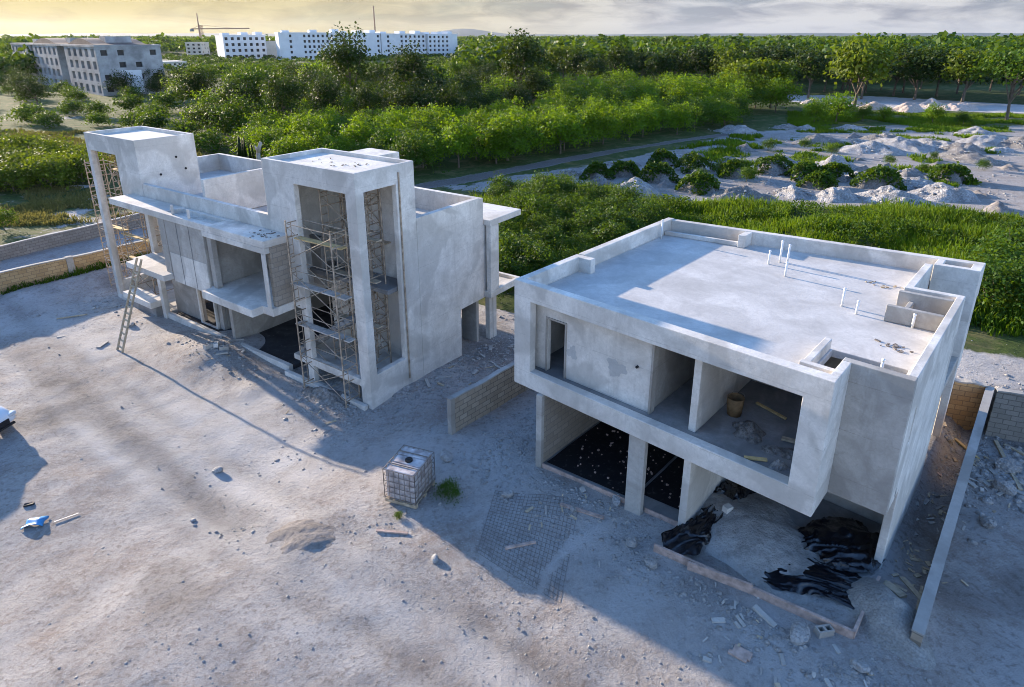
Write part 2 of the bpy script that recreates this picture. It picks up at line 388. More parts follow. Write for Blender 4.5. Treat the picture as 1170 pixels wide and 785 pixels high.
def softpoly(X, Y, poly, w=1.5):
    """polygon mask whose edge wobbles"""
    k = np.zeros(X.shape)
    for i in range(5):
        k += inpoly(X + w * 2 * (fbm(X * .25, Y * .25, 3, 20 + i) ), Y + w * 2 * (fbm(X * .25, Y * .25, 3, 40 + i)), poly)
    return k / 5
w0_ = np.array(px(-70, 326, 1.55)[:2]); w1_ = np.array(px(160, 276, 1.55)[:2]); wd = (w1_ - w0_) / np.hypot(*(w1_ - w0_))
v0_ = np.array(px(-60, 295, .95)[:2]); v1_ = np.array(px(120, 253, .95)[:2]); vd = (v1_ - v0_) / np.hypot(*(v1_ - v0_))
LANE = [tuple(w0_ - wd * 3), tuple(w1_ + wd * 9), tuple(v1_ + vd * 12), tuple(v0_ - vd * 4)]
YARD = [(-60, -60), (60, -60), tuple(BW0 + BWD * 42 + BWN * .8), tuple(BW0 - BWD * 1.5 + BWN * .8), tuple(OR + aR * 9 + bR * 10.6), tuple(OR + bR * 9.6), tuple(OR - aR * 1.5 + bR * 9.8),
        tuple(OL + aL * 3 + bL * 11.0), tuple(OL - aL * 12 + bL * 10.6), tuple(w1_ + wd * 4), tuple(w0_ - wd * 3), (-40, 20), (-60, 0)]
FIELD = gpoly([(500, 214), (700, 183), (850, 150), (1000, 143), (1175, 143), (1300, 150), (1300, 275), (1172, 258), (1040, 246), (880, 236), (760, 228), (660, 213), (560, 219)])
TRACK = gpoly([(470, 219), (560, 203), (640, 187), (740, 167), (850, 152.5), (840, 150.5), (740, 164), (640, 181), (560, 196), (470, 211)])
SANDRD = gpoly([(900, 108), (1010, 111), (1200, 122), (1200, 132), (1090, 127), (900, 116)])
SANDRD2 = gpoly([(610, 97), (850, 101), (850, 105), (610, 101)])
yard = softpoly(XX, YY, YARD, .5); lane = softpoly(XX, YY, LANE, .2); field = softpoly(XX, YY, FIELD, 2.2); track = softpoly(XX, YY, TRACK, 1.)
sandrd = np.maximum(softpoly(XX, YY, SANDRD, .3), softpoly(XX, YY, SANDRD2, .3))
strip = sstep(.3, .6, (XX - BW0[0]) * BWN[0] + (YY - BW0[1]) * BWN[1]) * sstep(4.8, 3.0, (XX - BW0[0]) * BWN[0] + (YY - BW0[1]) * BWN[1]) * sstep(-5, -3, (XX - BW0[0]) * BWD[0] + (YY - BW0[1]) * BWD[1])
bare = np.clip(yard + lane + track + sandrd + strip, 0, 1)
vegn = fbm(XX * .16, YY * .16, 4, 60)
veg = 1 - bare
veg = np.where(field > 0, veg * (1 - field) + field * (.24 + 1.15 * np.clip(vegn + .04, 0, 1)) * (1 - track), veg)
leftlot = softpoly(XX, YY, gpoly([(-60, 215), (250, 205), (200, 260), (100, 262), (0, 280), (-80, 300)]), .6) * (1 - lane) * (1 - yard)
veg = np.clip(veg - leftlot * (.42 + 1.2 * fbm(XX * .35, YY * .35, 3, 66)), 0, 1)
dry = softpoly(XX, YY, gpoly([(-300, 158), (90, 152), (240, 150), (300, 132), (200, 122), (-300, 126)]), 2.)
veg = np.clip(veg - dry * (.30 + .9 * fbm(XX * .12, YY * .12, 3, 88)), 0, 1)
dust = np.zeros(XX.shape)
ul, vl = inL(XX, YY)
dust += .75 * np.exp(-((vl + 5.2 + 2 * fbm(XX * .2, YY * .2, 2, 31)) / 2.0) ** 2) * sstep(-13, -8, ul) * sstep(3, -1, ul)
dust += .45 * np.exp(-((vl + 3.5) / 2.) ** 2) * sstep(-30, -24, ul) * sstep(-16, -20, ul)
uR, vR = inR(XX, YY)
dust += .55 * sstep(-4.5, -1.5, vR) * sstep(.2, -.6, vR) * sstep(-3, 0, uR) * sstep(12, 10, uR) * (.5 + vnoise(XX * .8, YY * .8, 8))
dust += .9 * leftlot * sstep(.02, .15, fbm(XX * .3, YY * .3, 3, 71)) + lane * .35 + field * .35 * sstep(-.0, .2, fbm(XX * .12, YY * .12, 3, 73)) + sandrd * .6 + strip * .5
darks = track * 1.25 + lane * .25 + field * .45 * (1 - track)
q = (XX + 13.0) * .60 + (YY - 17.0) * .80
for c0 in (3.3, 1.5): darks += .45 * np.exp(-((q - c0) / .4) ** 2) * (YY < 40) * (vnoise(XX * .5, YY * .5, 12) + .2)
darks += .5 * sstep(.10, .2, fbm(XX * .22, YY * .22, 3, 81)) * yard
def pdist(pts_):
    A = [np.array(G(*p)[:2]) for p in pts_]; D = np.full(XX.shape, 1e9)
    for a, b_ in zip(A[:-1], A[1:]):
        ab = b_ - a; t = np.clip(((XX - a[0]) * ab[0] + (YY - a[1]) * ab[1]) / (ab @ ab), 0, 1)
        D = np.minimum(D, np.hypot(XX - a[0] - t * ab[0], YY - a[1] - t * ab[1]))
    return D + .35 * fbm(XX * 1.1, YY * 1.1, 3, 17)
RUT1 = pdist([(20, 385), (71, 423), (118, 463), (171, 509), (221, 563), (270, 600)]); RUT2 = pdist([(60, 445), (107, 491), (200, 566), (340, 650), (450, 700), (560, 770), (640, 830)])
RUT3 = pdist([(330, 600), (430, 650), (520, 705), (610, 775)]); ARC = pdist([(612, 692), (625, 655), (650, 625), (690, 600), (735, 582)])
darks += .38 * np.exp(-(RUT1 / .7) ** 2) + .3 * np.exp(-((RUT2 - .75) / .3) ** 2); dust += .55 * np.exp(-(RUT2 / .45) ** 2) + .45 * np.exp(-(RUT3 / .35) ** 2) + .8 * np.exp(-(ARC / .09) ** 2) + .3 * np.exp(-((RUT1 - 1.2) / .5) ** 2)
for (x_, y_, r_, a_) in ((250, 490, 2.4, .7), (215, 545, 1.2, .6), (120, 395, 2.2, .6), (360, 520, 1.6, .6), (560, 520, 1.6, .45), (250, 590, .9, .6), (450, 520, 1.3, .5), (740, 700, 1.4, .5), (300, 450, 1.5, .6)):
    p_ = G(x_, y_); dust += a_ * np.exp(-(((XX - p_[0]) ** 2 + (YY - p_[1]) ** 2) / r_ ** 2) * (1 + 1.4 * fbm(XX * .8, YY * .8, 3, 19)))
zone = np.stack([np.clip(veg, 0, 1), np.clip(dust, 0, 1), np.clip(darks, 0, 1), np.ones(XX.shape)], -1)
ZZ = gh(XX, YY) - .05 * np.exp(-(RUT1 / .5) ** 2) + .03 * np.exp(-(ARC / .12) ** 2)
nx, ny = XX.shape
me = bpy.data.meshes.new('ground')
idx = np.arange(nx * ny).reshape(nx, ny)
Fq = np.stack([idx[:-1, :-1], idx[1:, :-1], idx[1:, 1:], idx[:-1, 1:]], -1).reshape(-1, 4).astype(np.int32)
me.vertices.add(nx * ny); me.vertices.foreach_set('co', np.stack([XX, YY, ZZ], -1).astype(np.float32).ravel())
me.loops.add(len(Fq) * 4); me.loops.foreach_set('vertex_index', Fq.ravel())
me.polygons.add(len(Fq)); me.polygons.foreach_set('loop_start', np.arange(0, len(Fq) * 4, 4, dtype=np.int32))
me.polygons.foreach_set('use_smooth', np.ones(len(Fq), bool))
me.update(calc_edges=True)
ca = me.attributes.new('zone', 'FLOAT_COLOR', 'POINT'); ca.data.foreach_set('color', zone.astype(np.float32).ravel())
tag(link('ground', me, 'ground'), None, None, kind='structure')

# =====================================================================================  FAR HOUSE (duplex with two towers)
AZL = math.atan2(aL[1], aL[0]); AZR = math.atan2(aR[1], aR[0])
hl = empty('unfinished_house', (OL[0], OL[1], 0), AZL, 'long pale concrete house shell with two tall square towers and scaffolding', 'house')
def P(name, ops, m, parent=hl, warp=None, w=.02):
    return bevel(link(name, solid(ops, warp, name), m, parent), w)
T2 = [(1, (-5.3, 0, 0, 3.0, -.3, 9.5)), (-1, (-5.05, -.25, .25, 2.75, .95, 9.2)), (-1, (-5.3 + .25, -.25, .25, 2.75, -.3, .7)),
      (-1, (-5.15, -.15, .15, 2.85, 9.34, 9.5)),
      (-1, (-3.45, -.55, 0, .25, 1.25, 8.7)), (-1, (-.25, 0, .38, 2.0, 1.45, 8.75)),
      (-1, (-3.45, -.55, 0, .25, .12, .95)), (-1, (-5.3, -3.8, 0, .25, -.3, 3.45)), (-1, (-5.3, -5.05, 0, 2.75, -.3, 3.3))]
tw = P('stair_tower', T2, 'render_pale')
# a landing and a stair flight inside the near tower
P('landing', box(-5.0, -.3, 1.5, 2.7, 4.35, 4.55), 'slab_dark')
st = MB(); [st.box(-4.9 + .28 * i, -4.62 + .28 * i, .5, 1.4, 1.05 + .19 * i, 1.25 + .19 * i) for i in range(12)]
st.build('stair_flight', 'slab_dark', hl)
T1 = [(1, (-20.5, -15.3, 0, 3.0, -.3, 9.3)), (-1, (-20.25, -15.55, .25, 2.75, .2, 9.0)), (-1, (-20.35, -15.45, .15, 2.85, 9.12, 9.3)),
      (-1, (-20.15, -17.45, 0, .25, .25, 8.4)), (-1, (-20.5, -20.25, .38, 2.3, 1.0, 8.4)), (-1, (-20.15, -18.0, 2.75, 3.0, .25, 5.7)), (-1, (-17.45, -15.6, 0, .25, -.3, 6.2)), (-1, (-15.55, -15.3, .25, 2.75, -.3, 5.9))]
P('stair_tower', T1, 'render_pale')
P('added_shadow_block', [(1, (-5.2, -3.3, 3.02, 5.6, 6.2, 9.15))], 'render_pale')  # unseen block added behind the tower to cast shadow on the near roof
P('roof_parapet', [(1, (-15.28, -5.32, .02, .22, 6.0, 7.2)), (1, (-20.5, -.002, 7.1, 7.35, 5.884, 7.15)), (1, (-20.5, -20.28, 3.004, 7.1, 5.884, 7.15)), (1, (-.24, 0, 3.004, 7.1, 5.884, 7.2))], 'render_pale', w=.006)
P('party_wall', box(-10.36, -10.14, .24, 7.08, 6.2, 8.0), 'render_pale')
P('roof_slab', [(1, (-20.26, -.26, 3.02, 7.08, 5.98, 6.18)), (1, (-15.28, -5.32, .24, 3.02, 5.98, 6.18))], 'roof_screed')
P('side_wall', [(1, (-.25, 0, 3.004, 8.0, -.3, 5.88)), (-1, (-.25, 0, 5.6, 7.75, -.3, 2.33))], 'render_pale', w=.006)
P('side_wall', [(1, (-20.5, -20.25, 3.02, 7.4, -.3, 5.88)), (-1, (-20.5, -20.25, 3.6, 6.4, -.3, 2.6)), (-1, (-20.5, -20.25, 3.6, 6.4, 3.2, 5.4))], 'render_pale')
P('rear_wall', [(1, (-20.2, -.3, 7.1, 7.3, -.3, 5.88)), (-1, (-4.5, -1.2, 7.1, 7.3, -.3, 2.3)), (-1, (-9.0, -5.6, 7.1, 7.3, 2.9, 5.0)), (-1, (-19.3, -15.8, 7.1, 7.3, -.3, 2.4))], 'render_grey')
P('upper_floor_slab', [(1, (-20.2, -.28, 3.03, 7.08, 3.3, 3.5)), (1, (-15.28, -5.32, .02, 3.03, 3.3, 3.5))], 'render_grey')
# canopy over the front, with the open slot and its two stub posts
P('canopy_slab', [(1, (-16.4, -4.1, -1.15, -.003, 6.28, 6.58)), (-1, (-11.6, -8.0, -.85, -.2, 6.38, 6.58))], 'render_pale')
for u in (-10.9, -9.6): P('stub_post', box(u, u + .1, -1.02, -.92, 6.585, 7.0), 'render_pale')
pw = [(1, (-11.5, -8.45, -1.10, -.9, 3.32, 6.275))]
P('facade_panel', pw, 'render_grey')
for u in (-10.55, -9.55): P('panel_rib', box(u, u + .04, -1.115, -1.103, 3.35, 6.26), 'slab_dark', w=.004)
P('panel_patch', [(1, (-11.4, -8.5, -1.113, -1.104, 3.36, 4.75)), (-1, (-10.56, -10.5, -1.113, -1.104, 3.36, 4.75)), (-1, (-9.56, -9.5, -1.113, -1.104, 3.36, 4.75))], 'render_pale', w=.003)
P('facade_pier', [(1, (-12.0, -11.52, -1.12, -.4, 3.32, 6.275))], 'render_grey')
# right hand box room
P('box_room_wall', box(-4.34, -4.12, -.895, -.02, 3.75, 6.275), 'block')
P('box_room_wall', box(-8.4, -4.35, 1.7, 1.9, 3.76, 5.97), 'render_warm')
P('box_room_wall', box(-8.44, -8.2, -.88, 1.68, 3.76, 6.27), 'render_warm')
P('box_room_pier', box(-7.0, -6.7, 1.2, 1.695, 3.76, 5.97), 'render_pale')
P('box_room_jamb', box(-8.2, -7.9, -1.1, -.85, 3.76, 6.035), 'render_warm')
P('box_room_floor', [(1, (-8.42, -4.12, -1.1, -.02, 3.40, 3.745)), (1, (-8.3, -4.75, -1.62, -1.1, 3.40, 3.745)), (1, (-8.42, -5.35, -.02, 1.68, 3.52, 3.745))], 'render_pale')
P('canopy_beam', box(-8.42, -4.12, -1.148, -.9, 6.04, 6.275), 'render_pale')
P('box_room_jamb', box(-4.36, -4.11, -1.15, -1.105, 3.75, 6.035), 'render_pale', w=.008)
# left hand balcony box
P('balcony_floor', [(1, (-15.25, -11.52, -1.1, -.02, 3.42, 3.70)), (1, (-14.95, -11.5, -1.55, -1.1, 3.42, 3.70)), (1, (-14.95, -12.0, -.02, 2.0, 3.45, 3.70))], 'render_pale')
P('balcony_pier', box(-13.75, -13.5, .3, .55, 3.705, 5.97), 'render_grey')
P('balcony_pier', box(-12.9, -12.65, .3, .55, 3.705, 5.97), 'render_grey')
P('balcony_wall', box(-12.1, -11.9, -.4, 1.98, 3.705, 5.97), 'render_grey')
P('entrance_ledge', box(-18.6, -15.7, -.5, .3, .62, .95), 'render_pale')
P('entrance_ledge_base', box(-18.3, -15.9, -.2, .28, -.3, .615), 'slab_dark')
# ground floor walls seen under the boxes
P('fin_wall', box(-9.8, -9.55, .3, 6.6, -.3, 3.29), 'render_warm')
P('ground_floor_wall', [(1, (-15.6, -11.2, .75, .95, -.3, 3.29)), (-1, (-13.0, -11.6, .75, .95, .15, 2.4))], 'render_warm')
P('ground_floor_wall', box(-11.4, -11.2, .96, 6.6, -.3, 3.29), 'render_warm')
P('door_frame', [(1, (-13.05, -11.55, .6, .74, .1, 2.5)), (-1, (-12.93, -11.67, .6, .74, .2, 2.38))], 'render_pale')
P('front_kerb', box(-15.6, -5.32, .10, .32, -.4, .30), 'render_pale')
P('front_kerb', box(-5.2, -.2, -.22, -.03, -.4, .25), 'render_pale')
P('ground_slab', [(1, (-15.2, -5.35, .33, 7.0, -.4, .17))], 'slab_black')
P('rear_canopy', box(-20.5, .36, 7.4, 9.9, 5.86, 6.14), 'render_pale')
P('rear_fin', box(.1, .36, 7.42, 8.05, 2.66, 5.855), 'render_pale')
P('rear_balcony', [(1, (-20.5, .36, 7.4, 9.9, 2.34, 2.66)), (-1, (-20.3, .16, 8.1, 9.7, 2.5, 2.66))], 'render_pale')
P('rear_column', box(-.25, .02, 8.02, 8.3, -.3, 2.335), 'render_pale')
P('rear_column', box(-20.4, -20.1, 9.5, 9.8, -.3, 2.335), 'render_pale')
P('conduit', box(.003, .05, 2.1, 2.16, .5, 9.2), 'steel', w=.005)
for (x, y, z) in ((-15.297, 1.9, 8.25), (-15.297, 2.3, 7.6), (-15.297, 1.0, 7.5), (-10.138, 3.3, 7.6)):
    dot = MB(); dot.tube((x, y, z), (x + .02, y, z), .06, 10); dot.build('wall_sleeve', 'dark', hl)

# =====================================================================================  NEAR HOUSE
hr = empty('unfinished_house', (OR[0], OR[1], ZR), AZR, 'two storey flat roofed concrete house shell with wide open upper rooms', 'house')
hr.scale = (1, 1, 1)
def wr(u, v, z): return (u * K, v * (1 + .0182 * u) * K, z * K)
def wg(u, v, z): return (u * K, (v + .12 * (u - 1.25) * max(0, 1 - v / 5)) * K, z * K)
def Q(name, ops, m, warp=wr, w=.018): return P(name, ops, m, hr, warp, w)
Q('front_frame', [(1, (0, 10.65, 0, .32, 3.0, 7.1)), (-1, (.75, 9.95, 0, .32, 3.68, 6.42))], 'render_pale')
Q('return_wall', box(10.42, 10.65, .322, 1.15, 3.0, 7.1), 'render_pale')
Q('notch_wall', box(10.42, 12.12, 1.15, 1.35, 3.0, 7.1), 'render_grey')
Q('side_wall', [(1, (11.9, 12.12, 1.352, 6.98, 2.95, 7.1)), (1, (11.9, 12.12, 2.45, 6.98, -.6, 2.95)), (-1, (11.9, 12.12, 2.1, 2.28, 4.6, 5.75))], 'render_pale')
Q('side_wall', [(1, (0, .3, .322, 3.7, 3.0, 7.1)), (1, (.3, .85, 3.4, 3.7, 6.3, 7.1)), (1, (.08, .38, 3.702, 10.78, 3.0, 7.14))], 'render_pale')
Q('rear_parapet', [(1, (.38, 12.14, 10.5, 10.8, 5.8, 7.1)), (1, (10.7, 12.14, 9.78, 10.498, 3.0, 7.1)), (-1, (10.95, 11.8, 10.0, 10.498, 5.8, 7.1))], 'render_pale')
Q('rear_wall', [(1, (.4, 12.1, 10.51, 10.78, 3.0, 5.79)), (-1, (2, 4.2, 10.51, 10.78, 3.7, 5.5)), (-1, (6, 8.8, 10.51, 10.78, 3.7, 5.5))], 'render_grey')
Q('light_well_wall', [(1, (10.42, 12.12, 6.985, 7.2, 3.62, 7.1)), (1, (10.42, 10.68, 7.2, 9.77, 3.62, 7.1))], 'render_pale')
Q('light_well_slab', box(10.4, 12.1, 7.2, 9.77, 3.3, 3.6), 'render_grey')
Q('roof_slab', [(1, (.3, 11.88, .33, 6.97, 6.27, 6.52)), (1, (.4, 10.4, 6.97, 10.49, 6.27, 6.52)), (-1, (10.42, 11.88, .33, 1.36, 6.27, 6.52)),
               (-1, (9.75, 11.7, 1.45, 2.62, 6.27, 6.52)), (-1, (10.9, 11.75, 5.6, 6.5, 6.27, 6.52)), (-1, (.45, 3.6, 10.05, 10.49, 6.27, 6.52))], 'roof_screed')
Q('roof_upstand', [(1, (9.5, 9.7, .9, 2.62, 6.525, 6.84)), (1, (9.5, 10.41, .72, .88, 6.525, 6.95))], 'render_pale')
Q('roof_upstand', [(1, (10.35, 11.89, 5.28, 5.42, 6.525, 7.08)), (1, (10.35, 11.89, 6.62, 6.78, 6.525, 7.08)), (1, (10.7, 10.85, 5.9, 6.61, 6.525, 6.8))], 'render_grey')
Q('roof_upstand', [(1, (.4, 3.65, 9.9, 10.04, 6.525, 6.72)), (1, (3.65, 3.95, 9.8, 10.49, 6.525, 7.08))], 'render_pale')
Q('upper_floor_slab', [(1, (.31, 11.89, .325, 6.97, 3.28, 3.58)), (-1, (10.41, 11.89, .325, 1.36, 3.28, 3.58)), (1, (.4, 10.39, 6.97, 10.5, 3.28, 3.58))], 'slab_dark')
Q('recessed_wall', [(1, (.31, 5.25, .62, .82, 3.585, 6.265)), (-1, (1.05, 1.83, .62, .82, 3.585, 5.68))], 'render_pale')
Q('door_frame', [(1, (.98, 1.9, .58, .615, 3.585, 5.75)), (-1, (1.05, 1.83, .58, .615, 3.585, 5.68))], 'render_warm', w=.006)
Q('door_frame', [(1, (5.255, 5.33, .56, .84, 3.585, 6.26))], 'render_warm', w=.006)
Q('partition_wall', box(6.66, 6.9, .6, 4.6, 3.585, 6.265), 'render_pale')
Q('partition_wall', box(5.05, 5.25, .825, 6.0, 3.585, 6.265), 'render_warm')
Q('partition_wall', box(6.905, 11.89, 4.4, 4.6, 3.585, 6.265), 'render_grey')
Q('partition_wall', [(1, (.4, 10.4, 6.6, 6.8, 3.585, 6.265)), (-1, (5.4, 6.4, 6.6, 6.8, 3.585, 5.6))], 'render_grey')
def blotch(u, v, z, ru, rz, seed):
    V = []; n_ = 22
    for i in range(n_):
        t = 2 * math.pi * i / n_; k_ = 1 + .25 * math.sin(3 * t + seed) + .15 * math.sin(7 * t + seed * 3); V.append((u + ru * k_ * math.cos(t), z + rz * k_ * math.sin(t)))
    P_ = [wr(a, v, b_) for a, b_ in V] + [wr(a, v + .004, b_) for a, b_ in V]
    return link('wall_patch', mesh_from('wall_patch', P_, [tuple(range(n_))] + [(i, n_ + i, n_ + (i + 1) % n_, (i + 1) % n_) for i in range(n_)]), 'render_patch', hr)
blotch(3.95, .615, 4.75, .36, .3, 1.); blotch(2.15, .615, 4.7, .2, .24, 4.)
dot = MB(); dot.tube((4.75 * K, .60 * K, 5.1 * K), (4.75 * K, .63 * K * 1.09, 5.1 * K), .04, 10); dot.build('wall_sleeve', 'dark', hr)
# ground floor
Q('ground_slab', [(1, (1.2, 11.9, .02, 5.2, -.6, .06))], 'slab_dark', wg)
Q('outer_wall', box(1.2, 1.4, .06, 8.6, -.6, 2.995), 'block', wg)
Q('front_pier', box(1.18, 1.42, -.12, .05, -.6, 2.99), 'render_grey', wg)
Q('front_pier', box(4.93, 5.5, -.36, -.12, -.6, 2.995), 'render_grey', wg)
Q('cross_wall', box(6.72, 6.96, -.2, 4.2, -.6, 2.995), 'render_pale', wg)
Q('inner_wall', box(1.42, 11.9, 5.0, 5.2, .06, 2.995), 'render_grey', wg)
Q('form_board', [(1, (1.45, 4.9, -.07, -.02, -.45, .12))], 'form_wood', wg, .006)
Q('form_board', [(1, (5.52, 6.7, -.07, -.02, -.5, .10))], 'form_wood', wg, .006)
Q('rear_column', box(11.85, 12.12, 9.95, 10.2, -.6, 2.995), 'render_pale')
Q('rear_column', box(.1, .4, 10.2, 10.5, -.6, 2.995), 'render_pale')
# side kerb planks of the car port
car_y0, car_y1 = -.82, -.02
f0 = (6.62 * K, car_y0 * K); f1 = (12.17 * K, car_y1 * K); f2 = (12.2 * K, 2.4 * K)
kb = MB(); kb.bar((*f0, -.02), (*f1, .0), .07, .34); kb.bar((f0[0] + 1, f0[1] + .02, -.02), (f0[0] + 2.6, f0[1] + .38, .02), .06, .4); kb.build('kerb_plank', 'form_wood', hr)
kb = MB(); kb.bar((*f1, 0), (*f2, .05), .07, .34); kb.build('kerb_plank', 'form_wood', hr)
# cracked plaster on the side wall
ck = MB(); x_ = 12.128 * K
for (v, z0, z1, w_) in ((1.9, 3.05, 3.6, .05), (2.02, 2.7, 3.35, .03)):
    ck.add([(x_, (v + a) * 1.22 * K, zz * K) for a, zz in ((-w_, z0), (w_, z0 + .1), (w_ * .4, (z0 + z1) / 2), (.02, z1), (-w_ * .6, (z0 + z1) / 2))] , [(0, 1, 2, 3, 4)])
ck.build('plaster_crack', 'slab_dark', hr)

def onR(u, v, z):
    """house local metres of the near house's first reading -> world"""
    p = OR + aR * u * K + bR * v * K; return Vector((p[0], p[1], ZR + z * K))
def onL(u, v, z): p = OL + aL * u + bL * v; return Vector((p[0], p[1], z))

# roof pipes
pipes = [(.55, 9.4, .95, 'white roof pipe beside the left parapet of the near house'), (5.76, 9.73, 1.0, 'tallest of the white pipes grouped on the near roof'), (6.02, 9.85, .85, 'white roof pipe just right of the tallest pipe'),
         (5.5, 9.2, .62, 'short white roof pipe just left of the tallest pipe'), (6.51, 8.24, .62, 'lone white roof pipe in front of the pipe group'), (8.99, 6.65, .7, 'taller of the two white pipes near the right parapet'),
         (9.54, 6.26, .5, 'shorter of the two white pipes near the right parapet'), (11.15, 6.3, .5, 'white pipe standing against the small roof upstand'), (11.2, 2.2, .8, 'white pipe rising from the slot at the front roof corner'), (2.9, 12.0, .55, 'white pipe in the trough at the back roof corner')]
for (u, v, h, lb) in pipes:
    h *= .78; b_ = MB(); b_.tube((0, 0, 0), (0.01, 0, h), .034, 10); o = b_.build('vent_pipe', 'pipe', None, True)
    o.location = onR(u, v, 6.5 if 'slot' not in lb and 'trough' not in lb else 6.3); tag(o, lb, 'pipe', 'white pipes on the near roof')
    c_ = MB(); c_.tube((.01, 0, h), (.01, 0, h + .05), .042, 10); c_.build('pipe_cap', 'pipe', o, True)

# =====================================================================================  YARD WALLS
def wall_thing(name, A, B, zt0, zt1, th, m, label, cap='mortar', posts=(), depth=1.0, zb=None):
    """a free standing block wall between plan points A and B with a mortar cap"""
    A = np.array(A, float); B = np.array(B, float); L_ = np.hypot(*(B - A)); az = math.atan2(B[1] - A[1], B[0] - A[0])
    g = min(float(hbase(*A)), float(hbase(*B))) - depth if zb is None else zb
    e = empty(name, (A[0], A[1], g), az, label, 'wall')
    n = 24; ht = [(zt0 + (zt1 - zt0) * i / n - g) for i in range(n + 1)]
    V = []; F = []
    for i in range(n + 1):
        x = L_ * i / n
        V += [(x, -th / 2, 0), (x, th / 2, 0), (x, th / 2, ht[i] - .06), (x, -th / 2, ht[i] - .06)]
    for i in range(n):
        a = i * 4
        for k_ in range(4): F.append((a + k_, a + (k_ + 1) % 4, a + 4 + (k_ + 1) % 4, a + 4 + k_))
    F += [(3, 2, 1, 0), (n * 4, n * 4 + 1, n * 4 + 2, n * 4 + 3)]
    me = mesh_from('block_face', V, F); bm = bmesh.new(); bm.from_mesh(me); bmesh.ops.recalc_face_normals(bm, faces=bm.faces); bm.to_mesh(me); bm.free()
    link('block_face', me, m, e)
    c_ = MB()
    for i in range(n):
        j = [.045 * math.sin(i * 7.3), .045 * math.sin(i * 7.3 + 7.3)]
        c_.bar((L_ * i / n, 0, ht[i] - .035 + j[0] * .5), (L_ * (i + 1) / n, 0, ht[i + 1] - .035 + j[1] * .5), th + .035, .055)
    c_.build('mortar_cap', cap, e)
    for (x, w_, p_) in posts:
        b_ = MB(); b_.box(x - w_ / 2, x + w_ / 2, -th / 2 - p_, th / 2 + p_, 0, float(np.interp(x, [0, L_], [ht[0], ht[-1]])) + .02); bevel(b_.build('wall_post', 'render_warm', e), .01)
    return e
p0 = px(513, 456, 1.9); pd = bR
wall_thing('block_wall', p0[:2], p0[:2] + pd * 8.5, 1.9, 2.0, .17, 'block_front', 'low weathered block wall standing between the two houses', posts=[(.08, .2, .02), (4.2, .22, .015)])
f0_ = px(1049, 722, 1.15); f1_ = px(1132, 441, 2.0)
wall_thing('block_wall', f0_[:2], f1_[:2], 1.15, 2.0, .22, 'block_front', 'long narrow block wall running beside the near house at the right edge')
b0_ = BW0 - BWD * 1.6
wall_thing('retaining_wall', b0_, np.array(f1_[:2]) - BWD * .12 - BWN * .0, 2.06, 2.06, .2, 'block_warm', 'brown stained retaining wall closing the gap behind the near house', depth=1.2)
wall_thing('retaining_wall', np.array(f1_[:2]) + BWD * .15 - BWN * .15, np.array(f1_[:2]) + BWD * 9 - BWN * .15, 2.0, 2.1, .2, 'block_dull', 'grey retaining wall right of the long narrow wall at the picture edge', depth=1.2)
wl_ = np.hypot(*(np.array(px(80, 295, 1.55)[:2]) - w0_))
wall_thing('boundary_wall', w0_ - wd * 3, w1_ + wd * 9, 1.55, 1.6, .18, 'block_warm', 'ochre block boundary wall with a pilaster left of the long house', posts=[(wl_ + 3, .35, .06), (wl_ + 8.5, .35, .06), (wl_ - 3.5, .35, .06)])
wall_thing('boundary_wall', v0_ - vd * 4, v1_ + vd * 14, .95, 1.0, .18, 'block_dull', 'low grey boundary wall on the far side of the narrow lane')

# =====================================================================================  SCAFFOLDING, LADDER
def scaffold(label, o_, az, length, width, lifts, planks, lift=1.85, mat_='steel'):
    e = empty('scaffold_tower', o_, az, label, 'scaffold', 'scaffold towers of the long house')
    for x in (0, length):
        for k_ in range(lifts):
            z0 = k_ * lift; f = MB()
            for y in (0, width): f.tube((x, y, z0), (x, y, z0 + lift - .01), .031, 6)
            for zz in (.35, 1.15, 1.72): f.tube((x, 0, z0 + zz), (x, width, z0 + zz), .025, 5)
            iy = width * .32
            f.tube((x, iy, z0 + .35), (x, iy, z0 + 1.72), .016, 5)
            for q_ in range(5): f.tube((x, 0, z0 + .1 + q_ * .36), (x, iy, z0 + .1 + q_ * .36), .02, 5)
            f.build('frame', mat_, e)
    for k_ in range(lifts):
        for y in (0, width):
            b_ = MB(); z0 = k_ * lift + .3
            b_.tube((0, y + .03, z0), (length, y + .03, z0 + 1.25), .018, 5); b_.tube((0, y + .045, z0 + 1.25), (length, y + .045, z0), .018, 5); b_.tube((0, y, z0 + 1.42), (length, y, z0 + 1.42), .018, 5)
            b_.build('cross_brace', mat_, e)
    for (z, y, w_, m_, t0, t1) in planks:
        b_ = MB(); b_.bar((-.3 + t0, y, z), (length + .3 + t1, y + .04, z + .03), w_, .05); b_.build('plank', m_, e)
    return e
zb = float(hbase(*(OL + aL * -4 - bL * .5)))
scaffold('rusty scaffold tower with planks standing before the near tower opening', onL(-3.5, -.5, zb - .1), AZL, 2.55, .72, 4, [(2.95, .3, .34, 'steel_white', 0, 0), (4.7, .3, .34, 'steel_white', 0, 0), (6.6, .45, .3, 'plank_yellow', .3, -.2)])
scaffold('scaffold tower inside the near tower seen through its side opening', onL(-3.1, .9, .96), AZL, 2.2, 1.1, 4, [(2.0, .3, .3, 'plank', 0, 0), (3.9, .4, .3, 'plank', 0, 0), (5.6, .5, .3, 'plank', 0, .1)])
scaffold('slender scaffold tower behind the planked one inside the near tower', onL(-3.3, 2.05, .96), AZL, 1.6, .6, 4, [(5.2, .2, .3, 'plank', -.2, .5)])
scaffold('narrow scaffold tower at the outer corner of the far left tower', onL(-22.0, .35, float(hbase(*(OL + aL * -22 + bL * .5)))), AZL, 1.35, .95, 4, [(3.6, .5, .3, 'plank_yellow', .3, .4)])
